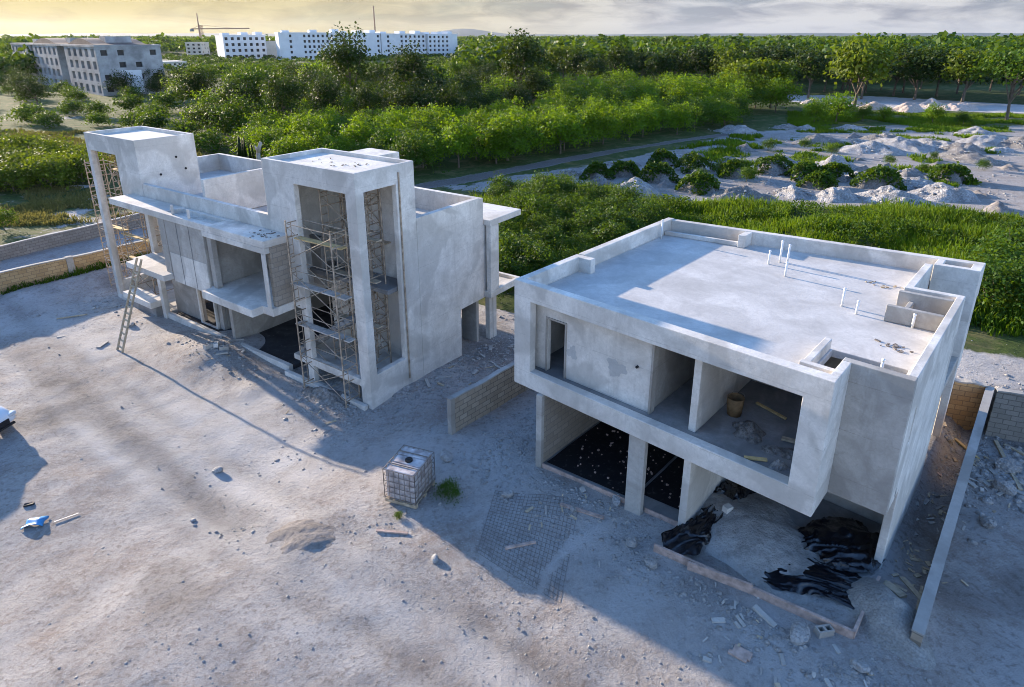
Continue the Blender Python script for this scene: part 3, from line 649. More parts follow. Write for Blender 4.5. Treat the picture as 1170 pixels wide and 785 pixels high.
scaffold('scaffold tower inside the open bay of the far left tower', onL(-20.0, .75, .22), AZL, 2.3, 1.2, 4, [(2.05, .1, .24, 'plank_yellow', 0, .3), (3.4, .1, .24, 'plank_yellow', 0, .3), (5.3, .2, .26, 'plank', 0, 0), (7.0, .2, .26, 'plank_yellow', 0, 0)])

lb = G(137, 402); lt = onL(-13.55, -1.62, 3.9)
e = empty('ladder', lb, 0, 'makeshift timber ladder leaning against the left balcony', 'ladder')
d = Vector(lt) - Vector(lb); side = Vector((aL[0], aL[1], 0)) * .24
for s_ in (-1, 1):
    b_ = MB(); b_.bar(side * s_, d * 1.06 + side * s_ * .85, .05, .09, up=d.cross(side)); b_.build('rail', 'plank', e)
for i in range(13):
    f = (i + .6) / 13; b_ = MB(); b_.bar(d * f - side * 1.15 + Vector((0, 0, .0)), d * f + side * 1.15, .075, .03, up=d.cross(side)); b_.build('rung', 'plank', e)

# =====================================================================================  TANK IN ITS CAGE
pf = px(473, 586, .42); pl_ = px(444, 578, .42); pr_ = px(492.5, 571, .42)
az = math.atan2(pf[1] - pl_[1], pf[0] - pl_[0])
gz = float(gh(pf[0], pf[1])); Lx = 1.0; Ly = 1.2
e = empty('caged_water_tank', (pf[0], pf[1], gz), az, 'white plastic water tank in a wire cage standing on a pallet', 'water tank')
e.location = (pf[0] - math.cos(az) * .98, pf[1] - math.sin(az) * .98, gz)
body = bevel(link('tank_bottle', solid([(1, (.05, Lx - .05, .05, Ly - .05, .17, 1.14)), (-1, (.05, Lx - .05, .40, .44, 1.09, 1.14)), (-1, (.05, Lx - .05, .76, .80, 1.09, 1.14))]), 'tank', e), .07, 3)
c_ = MB(); c_.tube((.5, .6, 1.13), (.5, .6, 1.19), .11, 16); c_.build('filler_cap', 'dark', body); e.scale = (1.06, 1.06, 1.04)
cg = MB()
for k_ in range(6):
    z = .2 + k_ * .19
    for a, b_ in (((0, 0), (Lx, 0)), ((Lx, 0), (Lx, Ly)), ((Lx, Ly), (0, Ly)), ((0, Ly), (0, 0))): cg.tube((*a, z), (*b_, z), .012, 5)
for i in range(7):
    t = i / 6
    for y in (0, Ly): cg.tube((Lx * t, y, .15), (Lx * t, y, 1.16), .012, 5)
    for x in (0, Lx): cg.tube((x, Ly * t, .15), (x, Ly * t, 1.16), .012, 5)
cg.build('wire_cage', 'rod', e)
tb = MB()
for y in (.3, .9): tb.tube((0, y, 1.17), (Lx, y, 1.17), .016, 6)
tb.build('top_bar', 'rod', e)
p_ = MB()
for y in (.06, .6, 1.14): p_.box(.0, Lx, y - .05, y + .05, .03, .12)
for x in (.07, .35, .65, .93): p_.box(x - .06, x + .06, 0, Ly, .121, .148)
p_.build('pallet', 'plank', e)

# =====================================================================================  CAR AT THE LEFT EDGE
cf = G(2, 502); caz = math.atan2(-.22, .975)
car = empty('parked_car', (cf[0], cf[1], float(hbase(cf[0], cf[1])) + .02), caz, 'white car with dark windscreen parked at the left edge of the yard', 'car')
def loft(secs, name, m, parent, lev=1):
    """secs: (x, half width bottom, half width top, z bottom, z top)"""
    V = []; F = []
    for (x, wb, wt, z0, z1) in secs:
        V += [(x, -wb, z0), (x, -wb * 1.03, z0 + (z1 - z0) * .45), (x, -wt, z1 - .05), (x, -wt * .8, z1), (x, wt * .8, z1), (x, wt, z1 - .05), (x, wb * 1.03, z0 + (z1 - z0) * .45), (x, wb, z0)]
    for i in range(len(secs) - 1):
        a = i * 8
        for k_ in range(8): F.append((a + k_, a + (k_ + 1) % 8, a + 8 + (k_ + 1) % 8, a + 8 + k_))
    F += [tuple(range(8))[::-1], tuple(range((len(secs) - 1) * 8, len(secs) * 8))]
    me = mesh_from(name, V, F, True); bm = bmesh.new(); bm.from_mesh(me); bmesh.ops.recalc_face_normals(bm, faces=bm.faces); bm.to_mesh(me); bm.free()
    o = link(name, me, m, parent)
    if lev: s_ = o.modifiers.new('sub', 'SUBSURF'); s_.levels = s_.render_levels = 2
    return o
loft([(-4.35, .72, .66, .45, .95), (-4.25, .84, .78, .30, 1.02), (-3.4, .88, .82, .28, 1.05), (-1.9, .88, .83, .26, 1.02), (-1.0, .88, .80, .27, 1.0), (-.45, .86, .72, .28, .92), (-.1, .80, .62, .30, .80), (0.0, .68, .5, .38, .66)], 'body', 'car_paint', car)
loft([(-4.15, .70, .55, 1.0, 1.10), (-3.7, .76, .62, 1.0, 1.5), (-2.6, .78, .64, 1.0, 1.56), (-1.9, .76, .60, 1.0, 1.48), (-1.15, .74, .55, .98, 1.06)], 'cabin_glass', 'car_glass', car)
loft([(-3.75, .60, .56, 1.48, 1.55), (-2.6, .63, .58, 1.53, 1.6), (-1.95, .60, .55, 1.46, 1.52)], 'roof', 'car_paint', car)
for s_ in (-1, 1):
    for x in (-.85, -3.45):
        t = MB(); t.tube((x, s_ * .66, .33), (x, s_ * .90, .33), .33, 20); w_ = t.build('wheel', 'dark', car)
        t = MB(); t.tube((x, s_ * .895, .33), (x, s_ * .91, .33), .2, 14); t.build('rim', 'chrome', w_)
    h_ = link('headlight', solid(box(-.22, .0, s_ * .62 - .14, s_ * .62 + .14, .60, .74)), 'lamp', car); bevel(h_, .03)
gr = MB(); gr.box(-.05, .03, -.42, .42, .42, .60); gr.build('grille', 'dark', car)
gr = MB(); gr.box(-.04, .035, -.60, .60, .30, .38); gr.build('bumper_intake', 'dark', car)

# =====================================================================================  SMALL SITE THINGS
def rock(seed, n=2):
    bm = bmesh.new(); bmesh.ops.create_icosphere(bm, subdivisions=n, radius=1)
    r_ = random.Random(seed); dirs = [Vector((r_.gauss(0, 1), r_.gauss(0, 1), r_.gauss(0, 1))).normalized() for _ in range(7)]; cut = [r_.uniform(.55, .9) for _ in dirs]
    for v in bm.verts:
        for d_, c_ in zip(dirs, cut):
            t = v.co.dot(d_)
            if t > c_: v.co -= d_ * (t - c_)
        v.co *= 1 + .07 * r_.uniform(-1, 1)
    me = bpy.data.meshes.new('rock'); bm.to_mesh(me); bm.free(); return me
rocks = [rock(i) for i in range(6)]; rocks_lo = [rock(i + 20, 1) for i in range(5)]
for r_ in rocks: r_.materials.append(M['stone'])
def put_rock(x, y, s, label, i, group=None):
    p = G(x, y); o = bpy.data.objects.new('stone_block', rocks[i % 6]); COL.objects.link(o)
    o.location = (p[0], p[1], p[2] + s * .25); o.scale = (s, s * .8, s * .6); o.rotation_euler = (random.uniform(-.3, .3), random.uniform(-.3, .3), i * 1.7)
    return tag(o, label, 'stone', group)
for i, (x, y, s, lb) in enumerate([
    (249, 538, .20, 'lone pale stone lying in the middle of the yard'), (705, 573, .22, 'largest pale stone at the foot of the form boards'), (722, 621, .22, 'pale stone lying on the sloping gravel below the front pier'),
    (745, 645, .24, 'round grey stone just outside the car port kerb'), (580, 566, .22, 'pale stone right of the caged tank'), (510, 524, .28, 'stone at the end of the low block wall'),
    (913, 728, .32, 'white broken lump outside the car port corner'), (982, 762, .22, 'pale stone near the lower right corner'), (655, 583, .13, 'small stone below the left form board'),
    (1145, 560, .4, 'pale boulder beside the long narrow wall'), (1128, 600, .3, 'grey boulder right of the long narrow wall'), (1150, 535, .45, 'large slab of rubble beneath the grey retaining wall'), (497, 640, .14, 'small stone on the sunlit dirt in front of the tank'),
    (150, 372, .22, 'pale stone left of the ladder foot')]):
    put_rock(x, y, s, lb, i)
# concrete block pieces
for (x, y, az, lb, m_) in ((238, 398, .5, 'broken concrete block piece left of the kerb', 'render_grey'), (247, 396, -.6, 'tilted concrete block piece before the kerb', 'render_pale'), (256, 399, .2, 'flat concrete block piece beside the kerb', 'render_grey'),
                     (941, 724, .1, 'hollow concrete block at the car port corner', 'render_warm'), (437, 455, .3, 'square concrete footing block beside the near tower', 'render_grey')):
    p = G(x, y); o = bevel(link('concrete_block', solid([(1, (-.2, .2, -.1, .1, 0, .2)), (-1, (-.16, -.03, -.06, .06, .03, .2)), (-1, (.03, .16, -.06, .06, .03, .2))]), m_), .008)
    o.location = (p[0], p[1], p[2] - .02); o.rotation_euler = (.15 * az, .3 * az, az * 2); tag(o, lb, 'concrete block')
def plank(x0, y0, x1, y1, w_, t_, m_, lb, name='plank', lift=.03):
    a = G(x0, y0); b_ = G(x1, y1); mb = MB(); o_ = Vector(a) + Vector((0, 0, lift))
    mb.bar((0, 0, 0), Vector(b_) - Vector(a), w_, t_); o = mb.build(name, m_); o.location = o_; return tag(o, lb, 'plank')
plank(577, 628, 612, 621, .08, .05, 'form_wood', 'dark thin stick lying on the steel mesh sheet', 'stick')
plank(640, 577, 690, 592, .12, .04, 'form_wood', 'long board lying along the foot of the form boards')
plank(838, 742, 858, 753, .22, .05, 'form_wood', 'short stack of weathered boards on the gravel at the bottom')
plank(832, 746, 853, 757, .10, .05, 'form_wood', 'single offcut board beside the weathered board stack')
plank(430, 607, 466, 611, .07, .05, 'form_wood', 'dark stick on the dirt in front of the tank', 'stick')
plank(62, 597, 90, 587, .025, .02, 'steel_white', 'thin pale rod beside the blue tarp scrap', 'rod')
plank(1091, 503, 1131, 478, .10, .05, 'plank_yellow', 'yellow board leaning in the gap behind the near house')
plank(1137, 505, 1166, 560, .12, .08, 'plank', 'long grey timber on the rubble under the grey retaining wall')
plank(1150, 498, 1170, 520, .12, .08, 'plank', 'shorter grey timber at the right picture edge')
plank(1030, 662, 1055, 690, .14, .06, 'plank', 'upper loose board between the near house and the narrow wall')
plank(1012, 668, 1032, 684, .22, .07, 'plank', 'grey pallet board beside the car port corner')
plank(1047, 700, 1053, 672, .07, .05, 'plank', 'board standing against the end of the narrow wall')
plank(1040, 520, 1075, 545, .1, .05, 'form_wood', 'brown board lying in the shaded gap beside the near house')
plank(65, 365, 100, 360, .08, .05, 'plank', 'stick lying on the pale ground near the ochre wall', 'stick')
plank(112, 398, 122, 391, .2, .04, 'render_grey', 'flat concrete fragment left of the ladder foot', 'concrete_fragment')
# blue scrap
p = G(40, 598); V = []; F = []; n_ = 8
for i in range(n_ + 1):
    for j in range(n_ + 1):
        u = i / n_ - .5; v = j / n_ - .5
        V.append((u * .58 + .06 * v, v * .38, .10 + .07 * math.sin(5 * u + 3 * v) * math.cos(4 * v) - .14 * (abs(u) * 2) ** 3 * .5))
for i in range(n_):
    for j in range(n_): a = i * (n_ + 1) + j; F.append((a, a + 1, a + n_ + 2, a + n_ + 1))
o = link('tarp', mesh_from('tarp', V, F, True), 'blue'); o.location = p; o.rotation_euler = (0, 0, .3); tag(o, 'crumpled blue tarp scrap on the dirt near the car', 'tarp')
sd = o.modifiers.new('thick', 'SOLIDIFY'); sd.thickness = .01
o = link('rubber_scrap', mesh_from('rubber_scrap', [(-.14, -.05, 0), (.14, -.06, 0), (.15, .05, 0), (-.12, .06, 0), (-.13, -.04, .05), (.13, -.05, .06), (.13, .04, .05), (-.11, .05, .07)], [(3, 2, 1, 0), (4, 5, 6, 7), (0, 1, 5, 4), (1, 2, 6, 5), (2, 3, 7, 6), (3, 0, 4, 7)]), 'dark')
o.location = G(33, 577); o.rotation_euler = (0, 0, .4); tag(o, 'small black scrap on the dirt above the blue tarp', 'scrap')
# steel mesh sheet on the ground
pc = [G(566, 560), G(662, 572), G(640, 690), G(545, 632)]
mb = MB(); n_ = 22
def bil(u, v):
    a = [np.array(q_) for q_ in pc]; q_ = (a[0] * (1 - u) + a[1] * u) * (1 - v) + (a[3] * (1 - u) + a[2] * u) * v
    return Vector((q_[0], q_[1], float(gh(q_[0], q_[1])) + .007))
for i in range(n_ + 1):
    for j in range(n_):
        mb.tube(bil(i / n_, j / n_), bil(i / n_, (j + 1) / n_), .005, 4); mb.tube(bil(j / n_, i / n_), bil((j + 1) / n_, i / n_), .005, 4)
o = mb.build('steel_mesh_sheet', 'rod'); tag(o, 'square steel mesh sheet lying on the shaded dirt', 'steel mesh')
# buckets
def bucket(loc, r_, h, m_, lb, tilt=0):
    mb = MB(); mb.lathe([(0, 0), (r_ * .82, 0), (r_, h), (r_ * .95, h), (r_ * .78, .03), (0, .03)], n=18); o = mb.build('bucket', m_, None, True); o.location = loc; o.rotation_euler = (tilt, 0, 0)
    tag(o, lb, 'bucket'); c_ = MB(); q_ = [( r_ * math.cos(t), 0, h + r_ * .75 * math.sin(t)) for t in np.linspace(0, math.pi, 9)]
    for a, b_ in zip(q_[:-1], q_[1:]): c_.tube(a, b_, .006, 5)
    c_.build('handle', 'rod', o); return o
bucket(onL(-5.6, 2.0, .17), .2, .42, 'bucket', 'white bucket on the dark floor of the long house')
bucket(onR(7.35, 2.5, 3.58), .24, .55, 'bucket_brown', 'rusty brown drum on the upper floor of the near house')
o = link('foam_block', solid(box(-.12, .12, -.1, .1, 0, .38)), 'render_pale'); bevel(o, .01); o.location = onR(7.75, 1.9, .1); o.rotation_euler = (0, .06, .5); tag(o, 'upright pale block standing by the sand in the car port', 'block')
# heaps: noise mounds with their own ragged foot
def heap(name, loc, rx, ry, h, m_, label, cat, group=None, rot=0., rough=.25, peaks=1, seed=0, n=34, flat=.0, conform=False):
    V = []; F = []; s_ = seed * 13.7
    for i in range(n + 1):
        for j in range(n + 1):
            u = (i / n * 2 - 1) * 1.15; v = (j / n * 2 - 1) * 1.15
            an = math.atan2(v, u); rr = math.hypot(u, v) / (1 + .18 * math.sin(2 * an + s_) + .10 * math.sin(5 * an + s_ * 2))
            z = max(0, 1 - rr * rr) ** 1.6 if peaks == 0 else max(0, 1 - rr ** (1.15 + flat)) if peaks == 1 else max(0, 1 - rr ** 2.) * (.62 + .38 * math.cos(peaks * math.pi * u + s_))
            nzz = float(fbm(u * 2.2 + s_, v * 2.2, 4, seed)) * 1.6 + float(fbm(u * 7 + s_, v * 7, 2, seed + 5)) * .5
            z = z * (1 + rough * nzz) + rough * .25 * nzz * (rr < .95)
            if conform:
                wx, wy = loc[0] + u * rx * math.cos(rot) - v * ry * math.sin(rot), loc[1] + u * rx * math.sin(rot) + v * ry * math.cos(rot)
                dz = float(gh(wx, wy)) - loc[2]
            else: dz = 0.
            V.append((u * rx, v * ry, dz + z * h - (1.3 * (rr - .95) if rr > .95 else 0) * min(1, rx) - .04))
    for i in range(n):
        for j in range(n): a = i * (n + 1) + j; F.append((a, a + n + 1, a + n + 2, a + 1))
    o = link(name, mesh_from(name, V, F, True), m_); o.location = loc; o.rotation_euler = (0, 0, rot)
    return tag(o, label, cat, group)
heap('sand_heap', onR(8.6, 2.0, .02), 2.3, 1.8, .5, 'sand', 'grey sand heap spread over the car port floor', 'sand heap', rot=AZR + .2, rough=.12, seed=3, n=50)
heap('rubble_heap', onR(8.1, 1.85, 3.57), .55, .5, .35, 'rubble_grey', 'dark rubble heap on the upper floor behind the wide opening', 'rubble', rot=.4, rough=.7, seed=5)
heap('rubble_heap', onR(9.3, 1.5, 3.57), .6, .35, .18, 'rubble_grey', 'flat debris heap near the right jamb on the upper floor', 'rubble', rot=-.6, rough=.9, seed=6)
heap('rubble_heap', onR(9.45, .75, 3.57), .3, .2, .22, 'rubble_white', 'small white debris heap at the front edge of the upper floor', 'rubble', rot=.2, rough=.8, seed=8)
heap('gravel_heap', G(1012, 700) - np.array([0, 0, .12]), 1.0, 1.2, .42, 'gravel', 'pale gravel heap at the corner between car port and narrow wall', 'gravel heap', rough=.25, seed=9, n=50, peaks=0, conform=True)
heap('rubble_heap', G(452, 440), 1.1, .7, .3, 'rubble_white', 'low white rubble heap against the foot of the near tower', 'rubble', rot=.8, rough=.5, seed=10, conform=True)
heap('soil_heap', G(345, 612) + np.array([0, 0, .03]), 1.3, .95, .10, 'soil', 'low grey soil heap on the sunlit part of the yard', 'soil heap', rot=.3, rough=.8, seed=14, n=60, peaks=0, conform=True)
heap('rubble_heap', G(372, 452), 1.3, .6, .35, 'rubble_grey', 'dark rubble heap along the kerb before the scaffold', 'rubble', rot=AZL, rough=.6, seed=12, conform=True)
for (u, v, w_, l_, az, lb) in ((8.83, .6, .1, .55, .5, 'short yellowish offcut on the upper floor near the sill'), (8.2, 3.4, .08, 1.0, -.3, 'thin stick on the upper floor by the back wall'), (9.35, 2.2, .15, .6, .2, 'grey board on the upper floor near the right jamb')):
    mb = MB(); mb.bar((-l_ / 2, 0, 0), (l_ / 2, 0, .02), w_, .05); o = mb.build('plank', 'plank' if 'grey' in lb else 'plank_yellow'); o.location = onR(u, v, 3.63); o.rotation_euler = (0, 0, az + AZR); tag(o, lb, 'plank')
def ground_litter(label, spots, m_, smin=.04, smax=.22, name='site_litter'):
    mb = MB()
    for (x, y, sp_, n_) in spots:
        c_ = G(x, y)
        for i in range(n_):
            a, b_ = c_[0] + rng.normal(0, sp_), c_[1] + rng.normal(0, sp_); s_ = smin * (smax / smin) ** (rng.uniform() ** 1.6); t = rng.uniform(0, 3.14); l_ = s_ * rng.uniform(1, 5)
            u_, v_ = inR(a, b_)
            if houseR(u_, v_): continue
            z = float(gh(a, b_)) + s_ * .1; mb.bar((a, b_, z), (a + math.cos(t) * l_, b_ + math.sin(t) * l_, z + rng.uniform(-.02, .06)), s_, s_ * rng.uniform(.2, .6))
    return tag(mb.build(name, m_), label, 'litter', None, 'stuff')
houseR = lambda u, v: (0.9 < u < 12.3 * K) and (-.15 < v < 12.4 * K)
ground_litter('timber scraps strewn in the gap beside the near house and along the kerbs', [(1040, 640, .5, 40), (1055, 560, .5, 40), (1085, 510, .6, 25), (1015, 668, .3, 14), (640, 590, .7, 12), (1150, 545, .7, 22), (375, 455, .8, 18), (250, 400, .8, 10), (900, 745, 1.0, 8), (540, 430, 1., 10)], 'plank', .03, .11)
ground_litter('broken block scraps strewn around both houses', [(380, 452, .9, 40), (250, 396, .7, 26), (470, 430, 1.1, 40), (570, 410, 1.0, 40), (1060, 600, .6, 26), (1150, 560, .8, 50), (700, 600, 1.0, 22), (860, 700, 1.4, 34), (950, 740, .8, 20), (120, 350, 1.6, 26)], 'render_grey', .03, .16)
# debris litter on the roofs
def litter(label, c_, n_, spread, m_, name='roof_debris'):
    mb = MB()
    for i in range(n_):
        a = rng.normal(0, spread); b_ = rng.normal(0, spread * .5); s_ = rng.uniform(.012, .055); t = rng.uniform(0, 3.1)
        mb.bar((a, b_, s_ * .2), (a + math.cos(t) * s_ * 2, b_ + math.sin(t) * s_ * 2, s_ * .35), s_, s_ * .5)
    o = mb.build(name, m_); o.location = c_; o.rotation_euler = (0, 0, AZR); return tag(o, label, 'debris', None, 'stuff')
litter('dark debris scattered before the right parapet of the near roof', onR(11.1, 4.4, 6.53), 26, .22, 'rod')
litter('chips scattered at the back right of the near roof', onR(9.6, 9.6, 6.53), 22, .4, 'plank')
litter('debris scattered on the canopy before the near tower', onL(-4.9, -.55, 6.59), 30, .45, 'rod')
litter('scraps scattered on the near tower roof', onL(-2.2, 1.5, 9.35), 18, .8, 'rod')
# crumpled black sheets
def sheet(label, c_, rx, ry, h, rot, seed, name='plastic_sheet', m_='polythene', n=64):
    V = []; F = []
    for i in range(n + 1):
        for j in range(n + 1):
            u = i / n * 2 - 1; v = j / n * 2 - 1
            e1 = 1 + .22 * math.sin(3 * v + seed) + .1 * math.sin(9 * v + seed); e2 = 1 + .2 * math.sin(2.5 * u + seed * 2)
            du = u + 1.0 * float(fbm(u * 1.3 + seed, v * 1.3, 3, seed + 2)); dv = v + 1.0 * float(fbm(u * 1.3, v * 1.3 + seed, 3, seed + 4))
            f1 = 1 - abs(2 * float(vnoise(du * 1.1 + seed, dv * 4.2, seed)) - 1); f2 = 1 - abs(2 * float(vnoise(du * 3.0 + seed, dv * 8.5, seed + 1)) - 1)
            big = .5 + float(fbm(u * .9 + seed, v * .9, 2, seed + 6))
            z = h * (1 - max(abs(u), abs(v)) ** 4) * (.25 + .75 * big) + .11 * f1 ** 3 + .045 * f2 ** 3 - .02
            V.append((u * rx * e1, v * ry * e2, max(z, .015)))
    for i in range(n):
        for j in range(n): a = i * (n + 1) + j; F.append((a, a + n + 1, a + n + 2, a + 1))
    o = link(name, mesh_from(name, V, F, True), m_); o.location = c_; o.rotation_euler = (0, 0, rot)
    return tag(o, label, 'plastic sheet')
sheet('crumpled black plastic sheet heaped at the right corner of the car port', onR(10.85, 1.35, .0), 1.35, .75, .17, AZR + .25, 2)
sheet('black plastic sheet thrown over the back of the sand heap', onR(11.0, 3.1, .1), 1.0, .85, .28, AZR + .9, 7)
sheet('black plastic sheet bunched at the left side of the sand heap', onR(7.35, .95, .05), .45, 1.3, .22, AZR - .15, 4)
sheet('dark plastic sheet at the foot of the cross wall in the car port', onR(7.5, 3.2, .05), .4, .8, .45, AZR - .2, 9)
for (u0, u1, v0, v1, lb) in ((1.5, 4.9, .12, 4.8, 'black membrane with pale pebbles covering the left ground floor room'), (5.0, 6.65, .6, 4.8, 'black membrane on the middle ground floor room behind the front pier')):
    n_ = 30; V = []; F = []
    for i in range(n_ + 1):
        for j in range(n_ + 1):
            u = u0 + (u1 - u0) * i / n_; v = v0 + (v1 - v0) * j / n_; p = wg(u, v, .06); V.append((p[0], p[1], p[2] + .02 + .03 * float(vnoise(u * 2, v * 2, 4))))
    for i in range(n_):
        for j in range(n_): a = i * (n_ + 1) + j; F.append((a, a + n_ + 1, a + n_ + 2, a + 1))
    o = link('floor_membrane', mesh_from('floor_membrane', V, F, True), 'membrane'); o.location = (OR[0], OR[1], ZR); o.rotation_euler = (0, 0, AZR); tag(o, lb, 'plastic sheet')
    b_ = MB()
    for _ in range(75 if u1 < 5 else 34):
        u = rng.uniform(u0 + .1, u1 - .1); v = rng.uniform(v0 + .1, v1 - .3); p = wg(u, v, .06); s_ = rng.uniform(.010, .028)
        b_.box(p[0] - s_, p[0] + s_, p[1] - s_, p[1] + s_, p[2] + .02, p[2] + .05 + s_)
    pb = b_.build('floor_pebbles', 'form_wood', o); pb['kind'] = 'stuff'

# loose stones and gravel: far too many to count
def scatter_rocks(name, label, pts, sizes, m_):
    Vs = []; Fs = []; o_ = 0
    base = [(np.array([v.co[:] for v in r_.vertices]), np.array([p.vertices[:] for p in r_.polygons])) for r_ in rocks_lo]
    for (x, y, z), s_ in zip(pts, sizes):
        v, f = base[rng.integers(5)]; t = rng.uniform(0, 6.28); ct, st = math.cos(t), math.sin(t)
        w_ = v * (s_ * np.array([1, rng.uniform(.6, 1), rng.uniform(.28, .6)]))
        w_ = np.stack([w_[:, 0] * ct - w_[:, 1] * st + x, w_[:, 0] * st + w_[:, 1] * ct + y, w_[:, 2] + z], -1)
        Vs.append(w_); Fs.append(f + o_); o_ += len(v)
    V = np.concatenate(Vs).astype(np.float32); F = np.concatenate(Fs).astype(np.int32)
    me = bpy.data.meshes.new(name); me.vertices.add(len(V)); me.vertices.foreach_set('co', V.ravel())
    me.loops.add(F.size); me.loops.foreach_set('vertex_index', F.ravel()); me.polygons.add(len(F)); me.polygons.foreach_set('loop_start', np.arange(0, F.size, 3, dtype=np.int32))
    me.update(calc_edges=True); o = link(name, me, m_); return tag(o, label, 'stones', None, 'stuff')
pts = []; sz = []
houseR = lambda u, v: (0.9 < u < 12.3 * K) and (-.15 < v < 12.4 * K)
def try_pt(x, y, s_):
    u, v = inR(x, y); ul_, vl_ = inL(x, y)
    if houseR(u, v) or (5.7 < u < 10.9 and -.85 < v < 1): return
    if -20.6 < ul_ < .1 and -.2 < vl_ < 9.9: return
    pts.append((x, y, float(gh(x, y)) + s_ * .02)); sz.append(s_)
dens = lambda x, y: .06 + .94 * float(vnoise(x * .28, y * .28, 91)) ** 3 + (.35 if float(vnoise(x * 1.3, y * 1.3, 92)) > .8 else 0)
def ring(cx_, cy_, sx, sy, n_, smin, smax, az=0.):
    for _ in range(n_):
        a = rng.normal(0, sx); b_ = rng.normal(0, sy); s_ = smin * (smax / smin) ** (rng.uniform() ** 2.5)
        try_pt(cx_ + a * math.cos(az) - b_ * math.sin(az), cy_ + a * math.sin(az) + b_ * math.cos(az), s_)
for _ in range(42000):
    y = 9.5 * (42 / 9.5) ** rng.uniform(); x = rng.uniform(-.86, .86) * y * 1.15
    if rng.uniform() > dens(x, y): continue
    s_ = .007 * (6 ** (rng.uniform() ** 6)); try_pt(x, y, s_ * (1 + y / 40))
g_ = lambda x, y: G(x, y)[:2]
ring(*g_(690, 570), 1.6, .35, 700, .02, .12, AZR + .1); ring(*g_(800, 670), 2.2, .8, 1500, .02, .10, AZR + .15); ring(*g_(930, 740), 1.6, .5, 700, .02, .12, AZR + .15)
ring(*g_(470, 440), 1.0, 2.5, 900, .03, .15, AZL); ring(*g_(560, 400), 1.2, 3., 900, .03, .16, AZL); ring(*g_(580, 510), .8, 1.5, 700, .03, .12, AZL)
ring(*g_(375, 455), 2., .5, 500, .03, .14, AZL); ring(*g_(250, 395), 2., .5, 250, .03, .14, AZL); ring(*g_(1080, 500), 1., 1.6, 500, .03, .12, AZR); ring(*g_(1150, 540), .8, 1.5, 350, .05, .3, AZR)
ring(*g_(320, 600), 1.6, .9, 160, .015, .07, 0); ring(*g_(105, 345), 2.5, 1.2, 350, .03, .14, 0); ring(*g_(430, 600), 1.2, .4, 160, .015, .06, 0); ring(*g_(620, 560), 1.8, .8, 700, .02, .10, AZR)
scatter_rocks('loose_gravel', 'pale loose stones and gravel strewn over the whole yard', pts, sz, 'stone')

# =====================================================================================  VEGETATION
def leaf_quads(C, s, up=.35, out=None, asp=.62):
    """loose leaf faces at centres C (n,3), sizes s"""
    n = len(C); nrm = rng.normal(size=(n, 3))
    if out is not None: nrm = nrm * .75 + out
    nrm[:, 2] += up; nrm /= np.linalg.norm(nrm, axis=1)[:, None] + 1e-9
    a = np.cross(nrm, rng.normal(size=(n, 3))); a /= np.linalg.norm(a, axis=1)[:, None] + 1e-9; b_ = np.cross(nrm, a)
    s = np.asarray(s)[:, None]
    return np.stack([C - a * s, C - b_ * s * asp, C + a * s, C + b_ * s * asp], 1)
def crown_pts(nc, per, rx, rz, z0, rcl, hollow=.45, seed=0, lob=.25):
    """clumps through the volume of an uneven ellipsoid: centres and leaf points"""
    d = rng.normal(size=(nc, 3)); d /= np.linalg.norm(d, axis=1)[:, None]
    d[:, 2] = np.where(d[:, 2] < -.35, -d[:, 2], d[:, 2])
    az = np.arctan2(d[:, 1], d[:, 0]); r_ = (hollow + (1 - hollow) * rng.uniform(size=nc) ** .6) * (1 + lob * np.sin(az * 3 + seed) + lob * .7 * np.sin(az * 5 + seed * 2 + d[:, 2] * 4))
    c_ = d * r_[:, None] * np.array([rx, rx, rz]); c_[:, 2] += z0
    q_ = np.repeat(c_, per, 0) + rng.normal(size=(nc * per, 3)) * rcl * np.array([1, 1, .75])
    o_ = q_ - np.array([0, 0, z0 - rz * .4]); o_ /= np.linalg.norm(o_, axis=1)[:, None] + 1e-6
    tint = np.clip(np.repeat(rng.uniform(.0, 1., nc), per) * .7 + rng.uniform(0, .5, nc * per), 0, 1)
    return q_, o_, tint, c_
def crown_mesh(name, m, nc, per, rx, rz, z0, rcl, ls, seed=0, up=.35, lob=.25, hollow=.45):
    q_, o_, t, c_ = crown_pts(nc, per, rx, rz, z0, rcl, hollow, seed, lob)
    me = quads_np(name, leaf_quads(q_, ls * rng.uniform(.6, 1.3, len(q_)), up, o_ * .8), tint=t); me.materials.append(M[m]); return me, c_
def trunk_mesh(name, h, r_, C, m='bark', forks=6, z0=None):
    mb = MB(); pts_ = [(0, 0, -.3)]; x = y = 0
    for i in range(5):
        x += rng.normal(0, .05 * h / 5); y += rng.normal(0, .05 * h / 5); pts_.append((x, y, h * (i + 1) / 5))
    for i, (a, b_) in enumerate(zip(pts_[:-1], pts_[1:])): mb.tube(a, b_, r_ * (1 - i * .13), 7, r_ * (1 - (i + 1) * .13))
    for c_ in C[rng.permutation(len(C))[:forks]]:
        st_ = Vector(pts_[rng.integers(2, 5)]); e_ = Vector(c_); md_ = (st_ + e_) / 2 + Vector((0, 0, -.08 * h))
        mb.tube(st_, md_, r_ * .5, 5, r_ * .33); mb.tube(md_, e_, r_ * .33, 5, r_ * .1)
    me = mesh_from(name, mb.V, mb.F); me.materials.append(M[m]); return me
class Kind:
    def __init__(s, name, variants): s.name = name; s.v = variants
KN = {}
def kind(key, n, leafm, nc, per, rx, rz, z0, rcl, ls, th, tr, forks=6, **kw):
    vs = []
    for i in range(n):
        cm, C_ = crown_mesh('crown', leafm, nc, per, rx * rng.uniform(.9, 1.1), rz, z0, rcl, ls, i * 1.9, **kw)
        vs.append((cm, trunk_mesh('trunk', th, tr, C_, forks=forks)))
    KN[key] = vs
